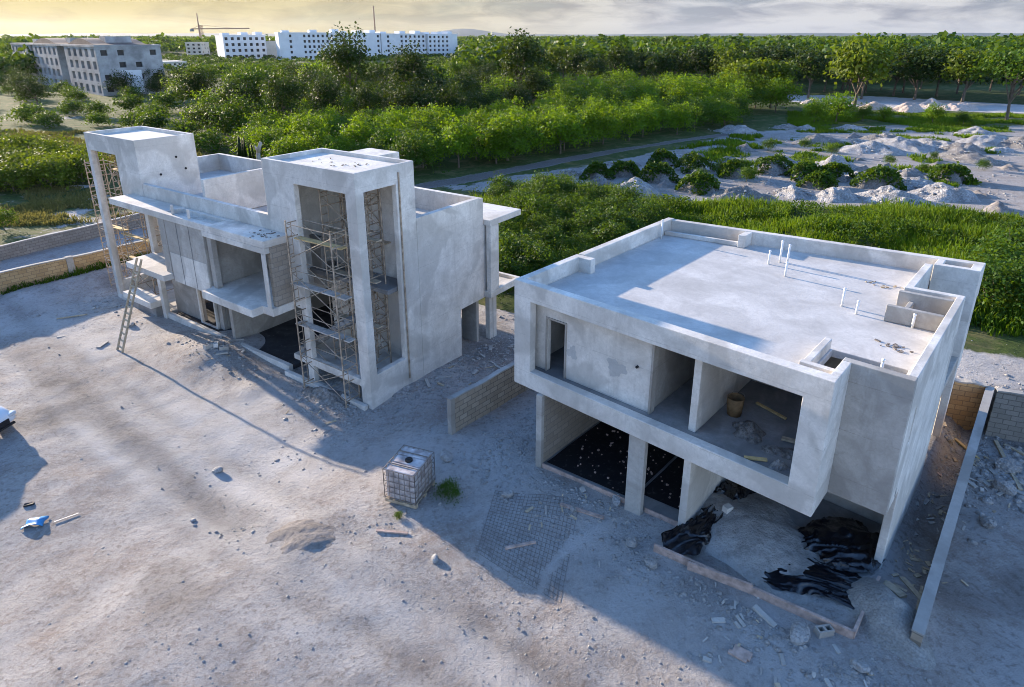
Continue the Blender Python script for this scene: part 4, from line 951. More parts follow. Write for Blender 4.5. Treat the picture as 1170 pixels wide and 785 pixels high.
# heights are for scale 1
kind('bushtree', 4, 'leaf_bright', 190, 20, 2.6, 2.75, 2.2, .36, .15, 2.6, .13, lob=.32, hollow=.35)
kind('bushmid', 4, 'leaf_mid', 180, 20, 2.7, 2.7, 2.15, .38, .15, 2.6, .14, lob=.32, hollow=.35)
kind('bushdark', 3, 'leaf_dark', 180, 20, 2.8, 2.8, 2.5, .4, .16, 2.6, .15, lob=.35, hollow=.35)
kind('darktree', 3, 'leaf_dark', 150, 20, 2.7, 4.0, 5.2, .55, .2, 5., .2)
kind('umbrella', 3, 'leaf_mid', 120, 22, 4.2, 2.0, 6.6, .6, .22, 5.6, .22, forks=9)
kind('forest', 3, 'leaf_dark', 120, 16, 3.6, 3.4, 5.4, .75, .34, 5.2, .25)
kind('forestlit', 3, 'leaf_olive', 120, 16, 3.8, 3.2, 5.4, .75, .34, 5.2, .25)
kind('shrub', 4, 'leaf_olive', 120, 18, 1.7, 1.35, 1.15, .36, .13, 1.2, .06, forks=8)
kind('weedshrub', 4, 'leaf_mid', 110, 16, .95, .95, .85, .2, .07, .9, .035, forks=8)
kind('fieldbush', 3, 'leaf_mid', 90, 16, 1.9, 1.3, 1.1, .4, .17, 1.1, .07)
nobj = [0]
def plant(key, x, y, s, label, cat='tree', group=None, name=None, sz_=None, z=None):
    v = KN[key]; cm, tm = v[nobj[0] % len(v)]; nobj[0] += 1
    z = float(gh(x, y)) if z is None else z
    e = empty(name or {'shrub': 'shrub', 'weedshrub': 'shrub', 'fieldbush': 'bush'}.get(key, 'tree'), (x, y, z - .05), rng.uniform(0, 6.28), label, cat, group)
    e.scale = (s, s, s * (sz_ or rng.uniform(.9, 1.12)))
    link('crown', cm, None, e); link('trunk', tm, None, e); return e
def fill(polypx, spacing, tries=4000, seed=0):
    """blue noise points inside a plan polygon"""
    poly = gpoly(polypx); P_ = np.array(poly); lo = P_.min(0); hi = P_.max(0); out = []
    r_ = np.random.default_rng(seed)
    for _ in range(tries):
        q_ = lo + (hi - lo) * r_.uniform(size=2)
        if not inpoly(np.array([q_[0]]), np.array([q_[1]]), poly)[0]: continue
        if all((q_[0] - o_[0]) ** 2 + (q_[1] - o_[1]) ** 2 > (spacing * (.85 + .3 * r_.uniform())) ** 2 for o_ in out): out.append(q_)
    return out
# thicket right behind the long house and along the dark track
for i, q_ in enumerate(fill([(290, 197), (480, 203), (600, 183), (700, 163), (835, 149), (835, 137), (720, 145), (560, 157), (400, 163), (300, 168)], 3.7, seed=1)):
    plant('bushtree' if rng.uniform() < .72 else 'bushmid', *q_, rng.uniform(.78, 1.05), 'bright green bushy tree in the front rows of the thicket along the dark track', 'tree', 'thicket trees along the track')
for i, q_ in enumerate(fill([(235, 160), (300, 165), (400, 160), (560, 154), (720, 142), (835, 135), (905, 128), (830, 118), (640, 122), (420, 128), (240, 138)], 5.6, seed=2)):
    k_ = rng.uniform(); x_ = q_[0]
    if x_ > 5: plant('bushtree' if k_ < .8 else 'bushmid', *q_, rng.uniform(1.1, 1.4), 'bright green tree in the tall plantation block behind the thicket', 'tree', 'plantation block trees')
    elif k_ < .35: plant('darktree', *q_, rng.uniform(.7, .95), 'dark green tree rising from the middle of the thicket', 'tree', 'dark trees in the thicket')
    else: plant('bushdark' if k_ < .62 else ('bushmid' if k_ < .85 else 'bushtree'), *q_, rng.uniform(.85, 1.3), 'mid green tree in the rear rows of the thicket', 'tree', 'rear thicket trees')
# lit block right of the grey hotel shell
for i, q_ in enumerate(fill([(190, 128), (300, 132), (440, 128), (620, 119), (620, 104), (430, 104), (215, 106)], 9., seed=3)):
    k_ = rng.uniform()
    plant('umbrella' if k_ < .25 else ('darktree' if k_ < .55 else ('bushtree' if k_ < .8 else 'bushdark')), *q_, (.85 if k_ < .55 else 1.45) * rng.uniform(.8, 1.05), 'spreading tree in the wood between the grey shell and the far white blocks', 'tree', 'wood before the white blocks')
# belt of taller trees behind the sand heaps
for i, q_ in enumerate(fill([(640, 104), (860, 108), (905, 112), (1175, 121), (1290, 126), (1290, 106), (1175, 104), (900, 98), (640, 95)], 9.5, seed=4)):
    plant('forestlit' if rng.uniform() < .22 else 'forest', *q_, rng.uniform(.9, 1.35), 'tall tree in the dark wood behind the pale sand heaps', 'tree', 'wood behind the sand heaps')
# single trees that stand out
for (x, y, key, s_, lb) in ((595, 128, 'darktree', 1.55, 'tallest dark tree standing clear above the middle of the thicket'), (402, 130, 'darktree', 1.5, 'dark dense tree left of the middle above the thicket'), (470, 130, 'darktree', 1.35, 'broad dark tree right of the dense dark tree'),
        (294, 143, 'umbrella', .95, 'umbrella shaped tree with a pale trunk left of the thicket'), (850, 122, 'forestlit', 1.2, 'yellow green tree at the left end of the sand heaps'), (880, 124, 'forestlit', 1.0, 'rounded yellow green tree before the left sand heap'),
        (975, 126, 'forestlit', 1.4, 'tall sunlit yellow tree rising behind the middle sand heaps'), (1150, 138, 'umbrella', 1.35, 'spreading yellow green tree at the right picture edge'), (955, 139, 'bushtree', 1.0, 'bright rounded tree in front of the left sand heaps'), (930, 141, 'bushtree', .8, 'smaller bright tree left of the rounded one before the sand heaps'),
        (1065, 141, 'bushtree', .65, 'small bright bush in front of the right sand heaps'), (1010, 138, 'bushtree', .55, 'small bush at the foot of the middle sand heap'), (985, 138, 'bushmid', .6, 'dark low bush between the rounded tree and the middle sand heap'),
        (1100, 143, 'bushmid', .5, 'low bush on the rubble bank at the far right'), (580, 184, 'bushtree', 1.25, 'large rounded bright tree in front of the thicket by the dark track'), (640, 176, 'bushtree', 1.1, 'second rounded bright tree in front of the thicket')):
    p = px(x, y, 0); plant(key, p[0], p[1], s_, lb)
# low shrubs of the left lot and around
for i, q_ in enumerate(fill([(-150, 226), (100, 214), (100, 186), (-150, 184)], 2.7, seed=5)):
    plant('shrub', *q_, rng.uniform(.95, 1.25), 'olive green shrub in the big clump left of the far tower', 'shrub', 'big shrub clump')
for i, q_ in enumerate(fill([(-20, 140), (100, 130), (190, 128), (290, 150), (290, 190), (225, 170), (150, 146), (90, 148), (-150, 160), (-150, 140)], 7.2, seed=6)):
    plant('fieldbush', *q_, rng.uniform(.8, 1.35), 'mid green bush on the dry field behind the far tower', 'bush', 'bushes on the dry field')
for i, q_ in enumerate(fill([(-40, 124), (110, 118), (185, 116), (185, 105), (110, 110), (-40, 98)], 8.5, seed=7)):
    plant('fieldbush' if rng.uniform() < .7 else 'bushdark', *q_, rng.uniform(.8, 1.2), 'dark bushy tree on the open ground below the grey hotel shell', 'tree', 'trees below the grey shell', name='tree')
# leafy weeds between the houses and the rubble field
for i, q_ in enumerate(fill([(560, 345), (600, 335), (700, 290), (760, 255), (650, 222), (570, 222), (560, 260)], 1.55, seed=8)):
    plant('weedshrub', *q_, rng.uniform(.7, 1.35), 'leafy green weed shrub in the tangle behind the near house', 'shrub', 'weed shrubs behind the near house')
for i, q_ in enumerate(fill([(1100, 398), (1180, 412), (1260, 400), (1260, 330), (1140, 310), (1120, 350)], 1.7, seed=9)):
    plant('weedshrub', *q_, rng.uniform(1.0, 1.5), 'leafy green weed shrub beyond the retaining walls', 'shrub', 'weed shrubs beyond the retaining wall')
for (x, y, s_, lb) in ((5, 262, .9, 'pale yellowish shrub at the left edge beyond the lane'), (512, 568, .35, 'small green weed growing beside the caged tank'), (455, 591, .14, 'tiny weed at the pallet corner of the tank')):
    p = G(x, y); plant('weedshrub', p[0], p[1], s_, lb, 'shrub')
# spiky dark plant and dead trunk behind the roof terrace
p = px(285, 205, 0); e = empty('yucca_plant', (p[0], p[1], 0), 0, 'dark spiky plant with upright arms behind the roof terrace', 'plant')
mb = MB()
for i in range(9):
    a = i * 2.1; r_ = rng.uniform(.2, .9); t_ = (math.cos(a) * r_, math.sin(a) * r_, rng.uniform(3.2, 4.6)); md_ = (t_[0] * 1.3, t_[1] * 1.3, t_[2] * .55); mb.tube((0, 0, 0), md_, .2, 7, .17); mb.tube(md_, t_, .17, 7, .04)
link('stem', mesh_from('stem', mb.V, mb.F, True), 'leaf_dark', e)
mb = MB(); mb.tube((0, 0, 0), (.1, .1, 2.6), .28, 8, .22); mb.tube((.1, .1, 2.6), (.5, .1, 3.7), .22, 8, .16); mb.tube((.1, .1, 2.6), (-.2, .3, 3.3), .14, 8, .06); p = px(297, 203, 0)
o = mb.build('dead_trunk', 'bark_pale', None, True); o.location = (p[0], p[1], 0); tag(o, 'pale dead trunk stump behind the roof terrace', 'tree trunk')

# grass: tufts of blades, one mass
def grass(name, label, P_, hmin, hmax, w_, m_='grass', blades=5, spread=.14):
    P_ = np.asarray(P_); n = len(P_)
    B = np.repeat(P_, blades, 0) + np.concatenate([rng.normal(0, spread, (n * blades, 2)), np.zeros((n * blades, 1))], 1)
    h = np.repeat(rng.uniform(hmin, hmax, n) * (.45 + 1.0 * vnoise(P_[:, 0] * .4, P_[:, 1] * .4, 51)), blades) * rng.uniform(.6, 1.15, n * blades)
    a = rng.uniform(0, 6.28, n * blades); lean = rng.uniform(.1, .6, n * blades) * h; d = np.stack([np.cos(a), np.sin(a)], -1); ws = w_ * rng.uniform(.6, 1.3, n * blades)
    b2 = rng.uniform(0, 6.28, n * blades); s_ = np.stack([np.cos(b2), np.sin(b2)], -1) * ws[:, None]
    Z = np.zeros(len(B)); V = np.zeros((len(B), 4, 3))
    V[:, 0] = B + np.stack([-s_[:, 0], -s_[:, 1], Z - .03], -1) ; V[:, 1] = B + np.stack([s_[:, 0], s_[:, 1], Z - .03], -1)
    tp = B + np.stack([d[:, 0] * lean, d[:, 1] * lean, h], -1)
    V[:, 2] = tp + np.stack([s_[:, 0] * .5, s_[:, 1] * .5, Z], -1); V[:, 3] = tp - np.stack([s_[:, 0] * .5, s_[:, 1] * .5, Z], -1)
    t = np.clip(np.repeat(rng.uniform(0, .5, n) + .8 * vnoise(P_[:, 0] * .25, P_[:, 1] * .25, 52) ** 2, blades) * .8 + rng.uniform(0, .35, n * blades), 0, 1)
    me = quads_np(name, V, tint=t); o = link(name, me, m_); return tag(o, label, 'grass', None, 'stuff')
def gpts(polypx, n, thin=None, minveg=None):
    poly = gpoly(polypx); A = np.array(poly); lo = A.min(0); hi = A.max(0)
    q_ = lo + (hi - lo) * rng.uniform(size=(n, 2)); k_ = inpoly(q_[:, 0], q_[:, 1], poly)
    yd = inpoly(q_[:, 0], q_[:, 1], YARD); k_ &= ~yd
    q_ = q_[k_]
    if thin is not None: q_ = q_[fbm(q_[:, 0] * thin[0], q_[:, 1] * thin[0], 3, thin[2]) > thin[1]]
    s_ = (q_[:, 0] - BW0[0]) * BWN[0] + (q_[:, 1] - BW0[1]) * BWN[1]; al = (q_[:, 0] - BW0[0]) * BWD[0] + (q_[:, 1] - BW0[1]) * BWD[1]
    q_ = q_[~((s_ < 3.2 + fbm(q_[:, 0], q_[:, 1], 2, 5)[:len(q_)] * 2)[:len(q_)] & (al > -5))] if len(q_) else q_
    return np.stack([q_[:, 0], q_[:, 1], gh(q_[:, 0], q_[:, 1])], -1)
BAND = [(560, 350), (600, 340), (760, 240), (1000, 258), (1180, 268), (1290, 276), (1290, 420), (1090, 400), (900, 330), (740, 290)]
BANDW = [(540, 340), (540, 222), (660, 214), (760, 230), (880, 238), (1040, 248), (1172, 260), (1300, 276), (1300, 440), (1090, 420), (1000, 380), (760, 300)]
grass('tall_grass', 'tall bright green grass in the band behind the near house', gpts(BANDW, 52000, (.35, -.10, 33)), .25, .85, .035)
grass('meadow_grass', 'green grass growing on the left lot and the dry field', np.concatenate([gpts([(-200, 265), (100, 255), (230, 215), (230, 150), (-200, 150)], 40000, (.25, -.02, 60)), gpts([(-60, 268), (0, 262), (160, 245), (230, 225), (100, 215), (-60, 220)], 9000, (.4, .0, 61))]), .15, .45, .05, 'leaf_dry')
grass('field_grass', 'patches of green grass between the rubble heaps', np.concatenate([gpts([(560, 222), (700, 186), (850, 152), (1000, 146), (1300, 150), (1300, 280), (1172, 260), (1000, 247), (800, 234)], 60000, (.16, .13, 60)), gpts([(900, 152), (1300, 150), (1300, 132), (900, 128)], 20000, (.1, -.02, 60))]), .15, .5, .06)
lw = gpts(BANDW, 9000, (.22, -.03, 37)); lw = lw[vnoise(lw[:, 0] * .5, lw[:, 1] * .5, 38) > .35]; per = 26
hw = np.repeat(.35 + .9 * vnoise(lw[:, 0] * .3, lw[:, 1] * .3, 39), per); C_ = np.repeat(lw, per, 0) + np.stack([rng.normal(0, .26, len(hw)), rng.normal(0, .26, len(hw)), rng.uniform(.1, 1., len(hw)) * hw], -1)
me = quads_np('leafy_weeds', leaf_quads(C_, .085 * rng.uniform(.6, 1.3, len(C_)), .6), tint=np.clip(np.repeat(vnoise(lw[:, 0] * .3, lw[:, 1] * .3, 41), per) * .6 + rng.uniform(0, .4, len(hw)), 0, 1)); tag(link('leafy_weeds', me, 'leaf_mid'), 'broad leafed weeds growing through the tall grass band', 'weeds', None, 'stuff')
ds = gpts(BANDW, 5000, (.3, .02, 43)); grass('dry_grass', 'dry pale stalks among the tall grass', ds, .5, 1.1, .02, 'leaf_olive', 4, .1)
wq = []
for t in np.linspace(2.5, 14.5, 130): wq.append(np.append(w0_ + wd * t + np.array([wd[1], -wd[0]]) * (.22 + rng.uniform(0, .35)), 0))
wq = np.array(wq); wq[:, 2] = gh(wq[:, 0], wq[:, 1]); grass('weeds', 'dark green weeds along the foot of the ochre wall', wq, .15, .55, .03, 'leaf_mid', 8, .08)

# =====================================================================================  RUBBLE FIELD
def mnd(x, y, wpx, kind_, label, asp=.55, hh=.42):
    p = px(x, y, 0); d = math.hypot(p[0], p[1]); w_ = wpx / FPX * (d * .95 + 4.5) / 2
    gz_ = float(hbase(p[0], p[1]))
    m_ = {'w': 'rubble_white', 'g': 'rubble_grey', 'p': 'rubble_pink', 'v': 'rubble_grey'}[kind_]
    nm = 'sand_heap' if kind_ == 'p' else 'rubble_mound'
    if kind_ == 'v':
        e = empty('overgrown_mound', (p[0], p[1], gz_), 0, label, 'mound')
        b_ = heap('mound_core', (0, 0, 0), w_ * .82, w_ * .66, w_ * hh * 1.3, m_, None, None, rot=x * .1, rough=.15, seed=int(x) % 17, n=14, flat=1.3); b_.parent = e
        n_ = 2200; u = rng.uniform(-1.1, 1.1, n_); v = rng.uniform(-1.1, 1.1, n_); rr = np.hypot(u, v); ok = rr < .92 + .22 * np.sin(3 * np.arctan2(v, u) + x) + .1 * np.sin(5 * np.arctan2(v, u) + y); u = u[ok]; v = v[ok]; rr = rr[ok]
        C_ = np.stack([u * w_, v * w_ * .8, np.clip(1 - rr ** 2.2, 0, 1) * w_ * hh * 1.5 + rng.uniform(0, .45, len(u)) * (.2 + 1.6 * vnoise(u * 3 + x, v * 3, 3))], -1)
        me = quads_np('foliage', leaf_quads(C_, .16 * rng.uniform(.6, 1.3, len(C_)), .6), tint=np.clip(rng.uniform(0, 1, len(C_)) * .6 + .3 * vnoise(u * 3, v * 3, 2), 0, 1)); link('foliage', me, 'leaf_mid', e)
        return e
    return heap(nm, (p[0], p[1], gz_), w_ * 1.1, w_ * .95, w_ * hh * (.98 if y > 190 or kind_ == 'p' else .7), m_, label, 'rubble mound' if kind_ != 'p' else 'sand heap', rot=x * .37, rough=.8, seed=int(x * 3 + y) % 23, n=34, flat=.1 + (x * 7 % 5) * .12, conform=True)
MND = [(849, 226, 54, 'g', 'low grey gravel mound, leftmost of the front row before the grass'), (904, 222, 42, 'w', 'white mound, second from left in the front row before the grass'), (954, 228, 46, 'w', 'sharp white mound in the middle of the front row'),
 (1018, 232, 62, 'w', 'widest white mound of the front row at the right'), (1045, 214, 44, 'w', 'white mound standing behind the widest front mound'), (1076, 227, 58, 'w', 'white mound at the right end of the front row'),
 (650, 199, 28, 'g', 'small grey mound, leftmost of the whole rubble field'), (697, 188, 22, 'w', 'small pale mound peeping over the leftmost overgrown mounds'), (724, 219, 62, 'w', 'broad pale mound in front of the left overgrown mounds'),
 (682, 203, 38, 'v', 'green overgrown mound, leftmost of its kind'), (714, 200, 38, 'v', 'dark green overgrown mound right of the leftmost one'), (757, 187, 34, 'v', 'green overgrown mound at the back left'), (751, 206, 48, 'v', 'large green overgrown mound behind the broad pale mound'),
 (793, 195, 44, 'v', 'tall green overgrown mound, upper one of the stacked pair'), (798, 218, 48, 'v', 'tall green overgrown mound, lower one of the stacked pair'), (839, 201, 40, 'v', 'low green overgrown mound right of the stacked pair'), (883, 196, 46, 'v', 'wide green overgrown mound above the grey gravel mound'),
 (919, 203, 40, 'v', 'green overgrown mound in the middle of the field'), (936, 214, 38, 'v', 'green overgrown mound behind the sharp white mound'), (951, 204, 40, 'v', 'green overgrown mound right of the middle'), (1004, 214, 48, 'v', 'wide green overgrown mound behind the widest white mound'), (1085, 207, 40, 'v', 'brownish green overgrown mound at the right end of its row'),
 (777, 182, 36, 'w', 'pale mound behind the stacked green pair'), (832, 184, 30, 'g', 'brown grey pointed mound behind the low green mound'), (806, 186, 26, 'w', 'small white slope beside the pointed grey mound'), (890, 186, 48, 'w', 'long pale mound behind the wide green mound'), (952, 192, 50, 'w', 'high white mound in the second row centre'), (990, 205, 42, 'w', 'white mound between the two right green mounds'), (1038, 203, 46, 'g', 'brown mound in the second row at the right'), (1012, 196, 30, 'g', 'small brown mound left of the brown second row mound'),
 (842, 150, 40, 'w', 'white rubble mound alone at the far left of the back bank'), (898, 146, 26, 'g', 'small grey mound beside the lone white back mound'), (921, 147, 24, 'w', 'small white mound in the back bank left of centre'), (973, 147, 28, 'w', 'small white mound in the back bank at centre'), (935, 164, 50, 'g', 'grey rubble mound at the left end of the long rubble ridge'), (975, 163, 34, 'w', 'pale rubble mound, second in the long ridge'), (1008, 160, 46, 'g', 'brown rubble mound, third in the long ridge'), (1031, 167, 54, 'w', 'wide white rubble mound in the middle of the long ridge'),
 (1066, 166, 46, 'w', 'white rubble mound right of the ridge middle'), (1097, 170, 44, 'g', 'grey rubble mound, third from the right end of the ridge'), (1131, 163, 46, 'w', 'white rubble mound, second from the right end of the ridge'), (1160, 166, 44, 'g', 'dark rubble mound at the right end of the ridge'), (1107, 181, 50, 'g', 'low dark rubble mound in front of the right ridge'), (1114, 153, 40, 'w', 'white rubble mound behind the right ridge'), (1000, 173, 60, 'w', 'flat white rubble spread in front of the ridge'),
 (932, 119, 24, 'p', 'pinkish sand heap at the left end of the far heaps'), (976, 121, 22, 'p', 'small pinkish sand heap, second of the far heaps'), (1001, 124, 30, 'p', 'pinkish sand heap, third of the far heaps'), (1037, 126, 34, 'p', 'broad pinkish sand heap in the middle of the far heaps'), (1063, 122, 32, 'p', 'pinkish sand heap behind the broad one'), (1095, 125, 32, 'p', 'pinkish sand heap at the right end of the far heaps')]
for a in MND: mnd(*a)
for i, q_ in enumerate(fill([(660, 215), (760, 190), (860, 160), (1000, 175), (1170, 180), (1170, 245), (1000, 240), (840, 230), (740, 225)], 4.2, seed=21)):
    if i % 4 == 0: plant('weedshrub', *q_, rng.uniform(.5, .95), 'low green weed shrub growing among the rubble mounds', 'shrub', 'weed shrubs among the rubble mounds')
for i, q_ in enumerate(fill([(640, 205), (700, 186), (860, 156), (1170, 156), (1170, 250), (1000, 243), (840, 233), (700, 224)], 6.0, seed=23)):
    if i % 2: continue
    w_ = rng.uniform(.7, 1.7)
    heap('rubble_mound', (q_[0], q_[1], float(hbase(*q_))), w_, w_ * rng.uniform(.6, .9), w_ * .42, ('rubble_white', 'rubble_grey', 'soil')[i % 3], 'small low heap of broken rubble between the larger mounds of the field', 'rubble mound', 'small rubble heaps of the field', rot=i, rough=.9, seed=i % 19, n=20, conform=True)
pts = []; sz = []
for (x, y, w_, k_, lb) in MND:
    if k_ in 'wg' and y > 140:
        p = px(x, y, 0); W_ = w_ / FPX * (math.hypot(p[0], p[1]) * .95 + 4.5) / 2
        for _ in range(120):
            a = rng.normal(0, .55); b_ = rng.normal(0, .5); rr = math.hypot(a, b_); zz = max(0, 1 - rr ** 1.15) * W_ * .42 * (.92 if y > 190 else .62)
            s_ = .05 * 6 ** (rng.uniform() ** 2); pts.append((p[0] + a * W_, p[1] + b_ * W_ * .85, float(hbase(p[0], p[1])) + zz + .02)); sz.append(s_)
fp = gpoly([(640, 235), (760, 200), (900, 150), (1290, 150), (1290, 270), (1000, 245)])
A = np.array(fp)
for _ in range(3500):
    q_ = A.min(0) + (A.max(0) - A.min(0)) * rng.uniform(size=2)
    if inpoly(np.array([q_[0]]), np.array([q_[1]]), fp)[0] and vnoise(q_[0] * .12, q_[1] * .12, 73) > .45: pts.append((q_[0], q_[1], float(gh(*q_)) + .03)); sz.append(rng.uniform(.06, .22))
scatter_rocks('rubble_stones', 'loose broken stones over the rubble field and its mounds', pts, sz, 'stone')

# =====================================================================================  FAR WOOD, FAR BUILDINGS
Vs = []; Ts = []
d = 205.
while d < 5200:
    sp = 5.5 + .011 * d; n_ = int(2.0 * d / sp)
    for i in range(n_):
        x = (-1.0 + 2.0 * (i + rng.uniform()) / n_) * d * .95; y = d + rng.uniform(-.5, .5) * d * .04
        if y > 0 and -.70 < x / y < -.50 and d < 260: continue
        if d < 470 and -.62 < x / y < -.12 and vnoise(x * .02, y * .02, 4) < .30 : continue
        if d < 600 and x / y < -.30 and rng.uniform() < .35: continue
        H_ = rng.uniform(6.5, 12.) * (1.25 if rng.uniform() < .08 else 1.) * (.8 + .45 * vnoise(x * .012, y * .012, 6)); W_ = H_ * rng.uniform(.42, .62) + .003 * d
        if d < 520 and -.60 < x / y < -.07: H_ = min(H_, max(2.5, (14 - (68 - 42) / FPX * d * 1.06) * rng.uniform(.8, 1.05))); W_ = H_ * .62 + 1.
        if d > 1500: W_ *= 1.5
        nl = 100 if d < 420 else (52 if d < 900 else 34)
        dd = rng.normal(size=(nl, 3)); dd /= np.linalg.norm(dd, axis=1)[:, None]; dd[:, 2] = np.abs(dd[:, 2]) * 1.25 - .25
        C_ = dd * (.55 + .45 * rng.uniform(size=(nl, 1))) * np.array([W_, W_, H_ * .55]) + np.array([x, y, H_ * .48])
        Vs.append(leaf_quads(C_, (W_ * (.15 if nl > 60 else (.21 if nl > 40 else .27))) * rng.uniform(.7, 1.3, nl), .4, dd * .9, .8)); Ts.append(np.clip((rng.uniform(0, .5) + .75 * float(vnoise(x * .018, y * .008, 15)) ** 2) * .7 + rng.uniform(0, .3, nl), 0, 1))
    d += sp * (.75 if d < 500 else 1.1)
me = quads_np('distant_wood', np.concatenate(Vs), tint=np.concatenate(Ts)); tag(link('distant_wood', me, 'leaf_far' if 'leaf_far' in M else 'leaf_mid'), 'dark green wood stretching to the horizon', 'wood', None, 'stuff')

def block(name, label, pa, pb, depth, h, floors, cols, m_, win=(.45, .55), skip=(), cat='building', group=None, roof='roof_brown', side=3, zoff=0., slots=()):
    """a long far building: front facade from plan point pa to pb with real window recesses"""
    pa = np.array(pa[:2], float); pb = np.array(pb[:2], float); L_ = float(np.hypot(*(pb - pa))); az_ = math.atan2(pb[1] - pa[1], pb[0] - pa[0])
    e = empty(name, (pa[0], pa[1], zoff), az_, label, cat, group)
    fh = h / floors; cw = L_ / cols; ops = [(1, (0, L_, 0, depth, -1, h))]
    for i in range(cols):
        for j in range(floors):
            if (i, j) in skip or i in skip: continue
            ops.append((-1, (cw * (i + .5 - win[0] / 2), cw * (i + .5 + win[0] / 2), 0, .7, fh * (j + .5 - win[1] / 2), fh * (j + .5 + win[1] / 2))))
    sw = depth / side
    for i in range(side):
        for j in range(floors):
            if (i + j) % 3 == 2: continue
            ops.append((-1, (L_ - .6, L_, sw * (i + .28), sw * (i + .68), fh * (j + .3), fh * (j + .75))))
    for (f0, f1, dp) in slots: ops.append((-1, (L_ * f0, L_ * f1, 0, dp, -1, h)))
    link('wall', solid(ops), m_, e)
    g_ = MB()
    cuts = [.0] + [v_ for f0, f1, dp in slots for v_ in (f0, f1)] + [1.]
    for f0, f1 in zip(cuts[::2], cuts[1::2]): g_.box(L_ * f0 + .3, L_ * f1 - (.5 if f1 == 1. else .3), .6, depth - .3, .1, h - .1); g_.build('dark_interior', 'glass_dark', e)
    if L_ > 22:
        for f_ in (.12, .55, .9):
            q_ = MB(); q_.box(L_ * f_ - 2, L_ * f_ + 2.5, depth * .3, depth * .7, h + .51, h + 1.6 + f_); q_.build('roof_room', m_, e)
    r_ = MB(); r_.box(-.15, L_ + .15, -.15, depth + .15, h + .003, h + .5); r_.build('parapet', m_, e)
    return e, L_, h
# grey unfinished hotel shell
c0 = px(22, 92, 0); c1 = px(119, 110, 0)
e, L_, h_ = block('hotel_shell', 'grey unfinished five storey block with wavy brown roofs at the left', c0, c1, 15, 11.6, 4, 18, 'grey_paint', (.5, .66), skip=(5, 11, 12), side=4, slots=((.285, .32, 2.5), (.62, .70, 3.)))
for (x0, x1) in ((L_ * .28, L_ * .62), (L_ * .7, L_ * 1.0)):
    n_ = 14; V = []; F = []
    for i in range(n_ + 1):
        t = i / n_; z_ = h_ + .55 + 1.5 * math.sin(math.pi * min(1, t * 1.15)) ** 1.3
        V += [(x0 + (x1 - x0) * t, 1, h_ + .5), (x0 + (x1 - x0) * t, 1, z_), (x0 + (x1 - x0) * t, 13, z_), (x0 + (x1 - x0) * t, 13, h_ + .5)]
    for i in range(n_):
        a = i * 4; F += [(a, a + 4, a + 5, a + 1), (a + 1, a + 5, a + 6, a + 2), (a + 2, a + 6, a + 7, a + 3)]
    F += [(0, 1, 2, 3), (n_ * 4 + 3, n_ * 4 + 2, n_ * 4 + 1, n_ * 4)]
    link('curved_roof', mesh_from('curved_roof', V, F), 'roof_brown', e)
pt_ = MB(); pt_.box(L_ + .02, L_ + .12, 5, 9.5, .5, 6.); pt_.build('painted_panel', 'white_paint', e)
# white blocks: pixel span, top
for (xa, xb, yb, dep, fl, cl, m_, lb, sk) in (
    (258, 306, 68, 16, 4, 7, 'white_paint', 'low white apartment block, leftmost of the far row', ()), (306, 321, 67, 26, 4, 1, 'cream_paint', 'plain cream wall block right of the leftmost white block', (0,)),
    (321, 394, 69, 22, 5, 14, 'white_paint', 'longest white apartment block in the far row', (0, 1, 3, 4)), (394, 436, 67, 20, 5, 8, 'white_paint', 'white apartment block just right of the longest one', (5, 6)),
    (437, 487, 66, 20, 5, 10, 'white_paint', 'white apartment block under the tall mast', (0, 2, 3)), (490, 523, 65, 18, 5, 7, 'white_paint', 'rightmost white apartment block of the far row', (5, 6)),
    (182, 214, 80, 14, 2, 6, 'cream_paint', 'low cream structure right of the grey hotel shell', ()), (214, 232, 66, 12, 4, 3, 'cream_paint', 'small hazy concrete frame under the crane', ()), (530, 575, 54, 16, 2, 8, 'white_paint', 'low white hall far away right of the white blocks', ()), (730, 772, 53, 14, 2, 8, 'white_paint', 'low pale hall far away above the wood', ())):
    p0 = px(xa, yb, 0); p1 = px(xb, yb - (1 if xb - xa > 20 else 0), 0); top = {258: 41, 306: 47, 321: 38.5, 394: 39, 437: 39.5, 490: 40, 182: 69, 214: 48, 530: 50, 730: 49.5}[xa]
    dd = p0[1] * math.cos(PITCH); h_ = 14 - (top - 42) / FPX * math.hypot(p0[1], 0) * 1.05
    block('apartment_block', lb, p0, p1, dep, max(3., h_), fl, cl, m_, (.5, .5), skip=sk)
    if xa in (321, 437): pass
# tower crane and masts
p = px(234, 60, 0); e = empty('tower_crane', (p[0], p[1], 0), .0, 'tower crane with a long jib on the left horizon', 'crane')
sc_ = p[1] / FPX
mb = MB(); zt = 14 + (42 - 30) * sc_ * 1.0
for sx in (-.9, .9):
    for sy in (-.9, .9): mb.tube((sx, sy, 0), (sx, sy, zt), .22, 5)
for i in range(18): z = zt * i / 18; mb.tube((-.9, -.9, z), (.9, -.9, z + zt / 18), .14, 4)
mb.build('mast', 'crane_red', e); zj = 14 + (42 - 34) * sc_
mb = MB(); mb.bar((-22 * sc_ * .5, 0, zj), (52 * sc_, 0, zj + .5), .9, .9); mb.tube((0, 0, zt), (35 * sc_, 0, zj + .6), .15, 4); mb.tube((0, 0, zt), (-10 * sc_, 0, zj + .3), .15, 4); mb.build('jib', 'crane_red', e)
mb = MB(); mb.box(-12 * sc_, -8.5 * sc_, -1, 1, zj - 2.2, zj); mb.build('counterweight', 'grey_paint', e)
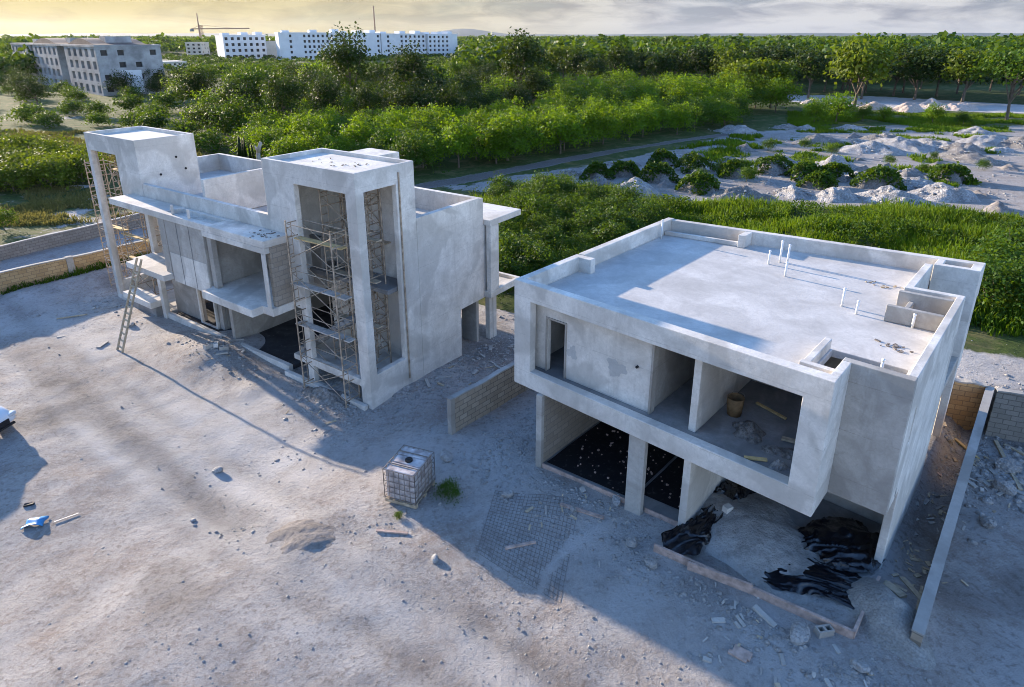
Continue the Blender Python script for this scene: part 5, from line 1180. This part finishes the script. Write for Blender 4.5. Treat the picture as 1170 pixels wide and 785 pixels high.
for (x, y0, yt, nm, lb) in ((430, 60, 12, 'radio_mast', 'thin radio mast above the white blocks'), (231, 58, 19, 'radio_mast', 'hazy lattice mast left of the tower crane')):
    p = px(x, y0, 0); s_ = p[1] / FPX; zt = 14 + (42 - yt) * s_ * 1.03; mb = MB(); r_ = .55
    for k_ in range(3): a = k_ * 2.094; mb.tube((r_ * 1.6 * math.cos(a), r_ * 1.6 * math.sin(a), 0), (r_ * .4 * math.cos(a), r_ * .4 * math.sin(a), zt), .28, 5)
    for i in range(14): a = i * 2.094; z = zt * i / 14; mb.tube((r_ * 1.3 * math.cos(a), r_ * 1.3 * math.sin(a), z), (r_ * 1.2 * math.cos(a + 2.094), r_ * 1.2 * math.sin(a + 2.094), z + zt / 14), .14, 4)
    o = mb.build(nm, 'crane_red'); o.location = (p[0], p[1], 0); tag(o, lb, 'mast')
# low hills on the horizon
V = []; F = []; n_ = 120
for i in range(n_ + 1):
    a = R(-50 + 100 * i / n_); D = 8200; hh_ = 30 + 60 * max(0, float(fbm(np.array(i * .09), np.array(3.), 3, 4)) + .15) + 70 * math.exp(-((i / n_ - .46) / .03) ** 2)
    for dd_, z_ in ((-500, -5), (0, hh_), (700, -5)): V.append(((D + dd_) * math.sin(a), (D + dd_) * math.cos(a), z_))
for i in range(n_): a = i * 3; F += [(a, a + 3, a + 4, a + 1), (a + 1, a + 4, a + 5, a + 2)]
tag(link('hills', mesh_from('hills', V, F, True), plain('hazy_hill', (.09, .12, .12), .95, 0, .1, .002)), None, None, kind='structure')

hz = bpy.data.materials.new('haze'); hz.use_nodes = True; hn = hz.node_tree; hn.nodes.remove(hn.nodes['Principled BSDF'])
pv = hn.nodes.new('ShaderNodeVolumePrincipled'); pv.inputs['Color'].default_value = (.93, .95, 1, 1); pv.inputs['Density'].default_value = .000015; pv.inputs['Anisotropy'].default_value = .5
hn.links.new(pv.outputs[0], hn.nodes['Material Output'].inputs['Volume'])
o = link('haze', solid(box(-7000, 7000, -400, 9600, -8, 190)), hz); tag(o, None, None, None, 'stuff')
# =====================================================================================  SKY AND SUN
SUN_EL, SLOPE = R(12.7), .85
sd = Vector((-1, SLOPE, 0)).normalized(); tosun = Vector((sd.x * math.cos(SUN_EL), sd.y * math.cos(SUN_EL), math.sin(SUN_EL)))
w = bpy.data.worlds.new('World'); sc.world = w; w.use_nodes = True; nt = w.node_tree; bg = nt.nodes['Background']
sky = N(nt, 'ShaderNodeTexSky', sky_type='NISHITA'); sky.sun_disc = False; sky.sun_elevation = SUN_EL
sky.sun_rotation = math.atan2(tosun.x, tosun.y); sky.altitude = 0; sky.air_density = 1.0; sky.dust_density = 1.2; sky.ozone_density = 1.5
tc = N(nt, 'ShaderNodeTexCoord'); sx = N(nt, 'ShaderNodeSeparateXYZ'); nt.links.new(tc.outputs['Generated'], sx.inputs[0])
mp = N(nt, 'ShaderNodeMapping'); mp.inputs['Scale'].default_value = (3.4, 3.4, 17); nt.links.new(tc.outputs['Generated'], mp.inputs[0])
c1 = noise(nt, 1.6, 7, .55, mp.outputs[0], .5); mp2 = N(nt, 'ShaderNodeMapping'); mp2.inputs['Scale'].default_value = (9, 9, 42); nt.links.new(tc.outputs['Generated'], mp2.inputs[0])
c2 = noise(nt, 1.3, 6, .6, mp2.outputs[0], .8)
dt = N(nt, 'ShaderNodeVectorMath', operation='DOT_PRODUCT'); nt.links.new(tc.outputs['Generated'], dt.inputs[0]); dt.inputs[1].default_value = (sd.x, sd.y, 0)
warm = ramp(nt, dt.outputs['Value'], (.45, 0), (.98, 1))
SB = 2.6
lo = mix(nt, warm, tuple(v * SB for v in (.47, .50, .60)), tuple(v * SB for v in (.62, .50, .19)))
hi = mix(nt, warm, tuple(v * SB for v in (.92, .93, .97)), tuple(v * SB for v in (.90, .74, .27)))
cc = mix(nt, ramp(nt, math_(nt, 'ADD', math_(nt, 'MULTIPLY', c1, .6), math_(nt, 'MULTIPLY', c2, .4)), (.42, 0), (.56, 1)), lo, hi)
hor = mix(nt, warm, tuple(v * SB for v in (.74, .78, .88)), tuple(v * SB for v in (.74, .58, .08)))
cc = mix(nt, ramp(nt, sx.outputs[2], (.0, .85), (.022, 0)), cc, hor)
anti = ramp(nt, math_(nt, 'MULTIPLY', dt.outputs['Value'], -1.), (.05, 0), (.6, 1))                  # bright sky added behind the camera to lift the shaded facades
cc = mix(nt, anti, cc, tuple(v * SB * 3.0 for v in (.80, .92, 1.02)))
mask = math_(nt, 'MULTIPLY', ramp(nt, c1, (.25, .93), (.5, 1)), ramp(nt, sx.outputs[2], (.10, 1), (.40, .04)))
blue = mix(nt, 1.0, sky.outputs[0], (.80, 1.26, 1.88), 'MULTIPLY')          # camera white balance set for the low sun
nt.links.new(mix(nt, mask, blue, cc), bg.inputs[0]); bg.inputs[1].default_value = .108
sl = bpy.data.lights.new('sun', 'SUN'); sl.energy = 5.0; sl.angle = R(.6); sl.color = (1.0, .83, .65)
so = bpy.data.objects.new('sun', sl); COL.objects.link(so); so.rotation_euler = tosun.to_track_quat('Z', 'Y').to_euler(); so.location = (-40, 40, 40)

sc.render.engine = 'CYCLES'; sc.cycles.filter_width = .95; sc.cycles.use_denoising = True; sc.cycles.max_bounces = 6; sc.cycles.transparent_max_bounces = 4
sc.cycles.diffuse_bounces = 4
vs = sc.view_settings; vs.view_transform = 'Standard'; vs.look = 'None'; vs.gamma = 1; vs.exposure = 1.40
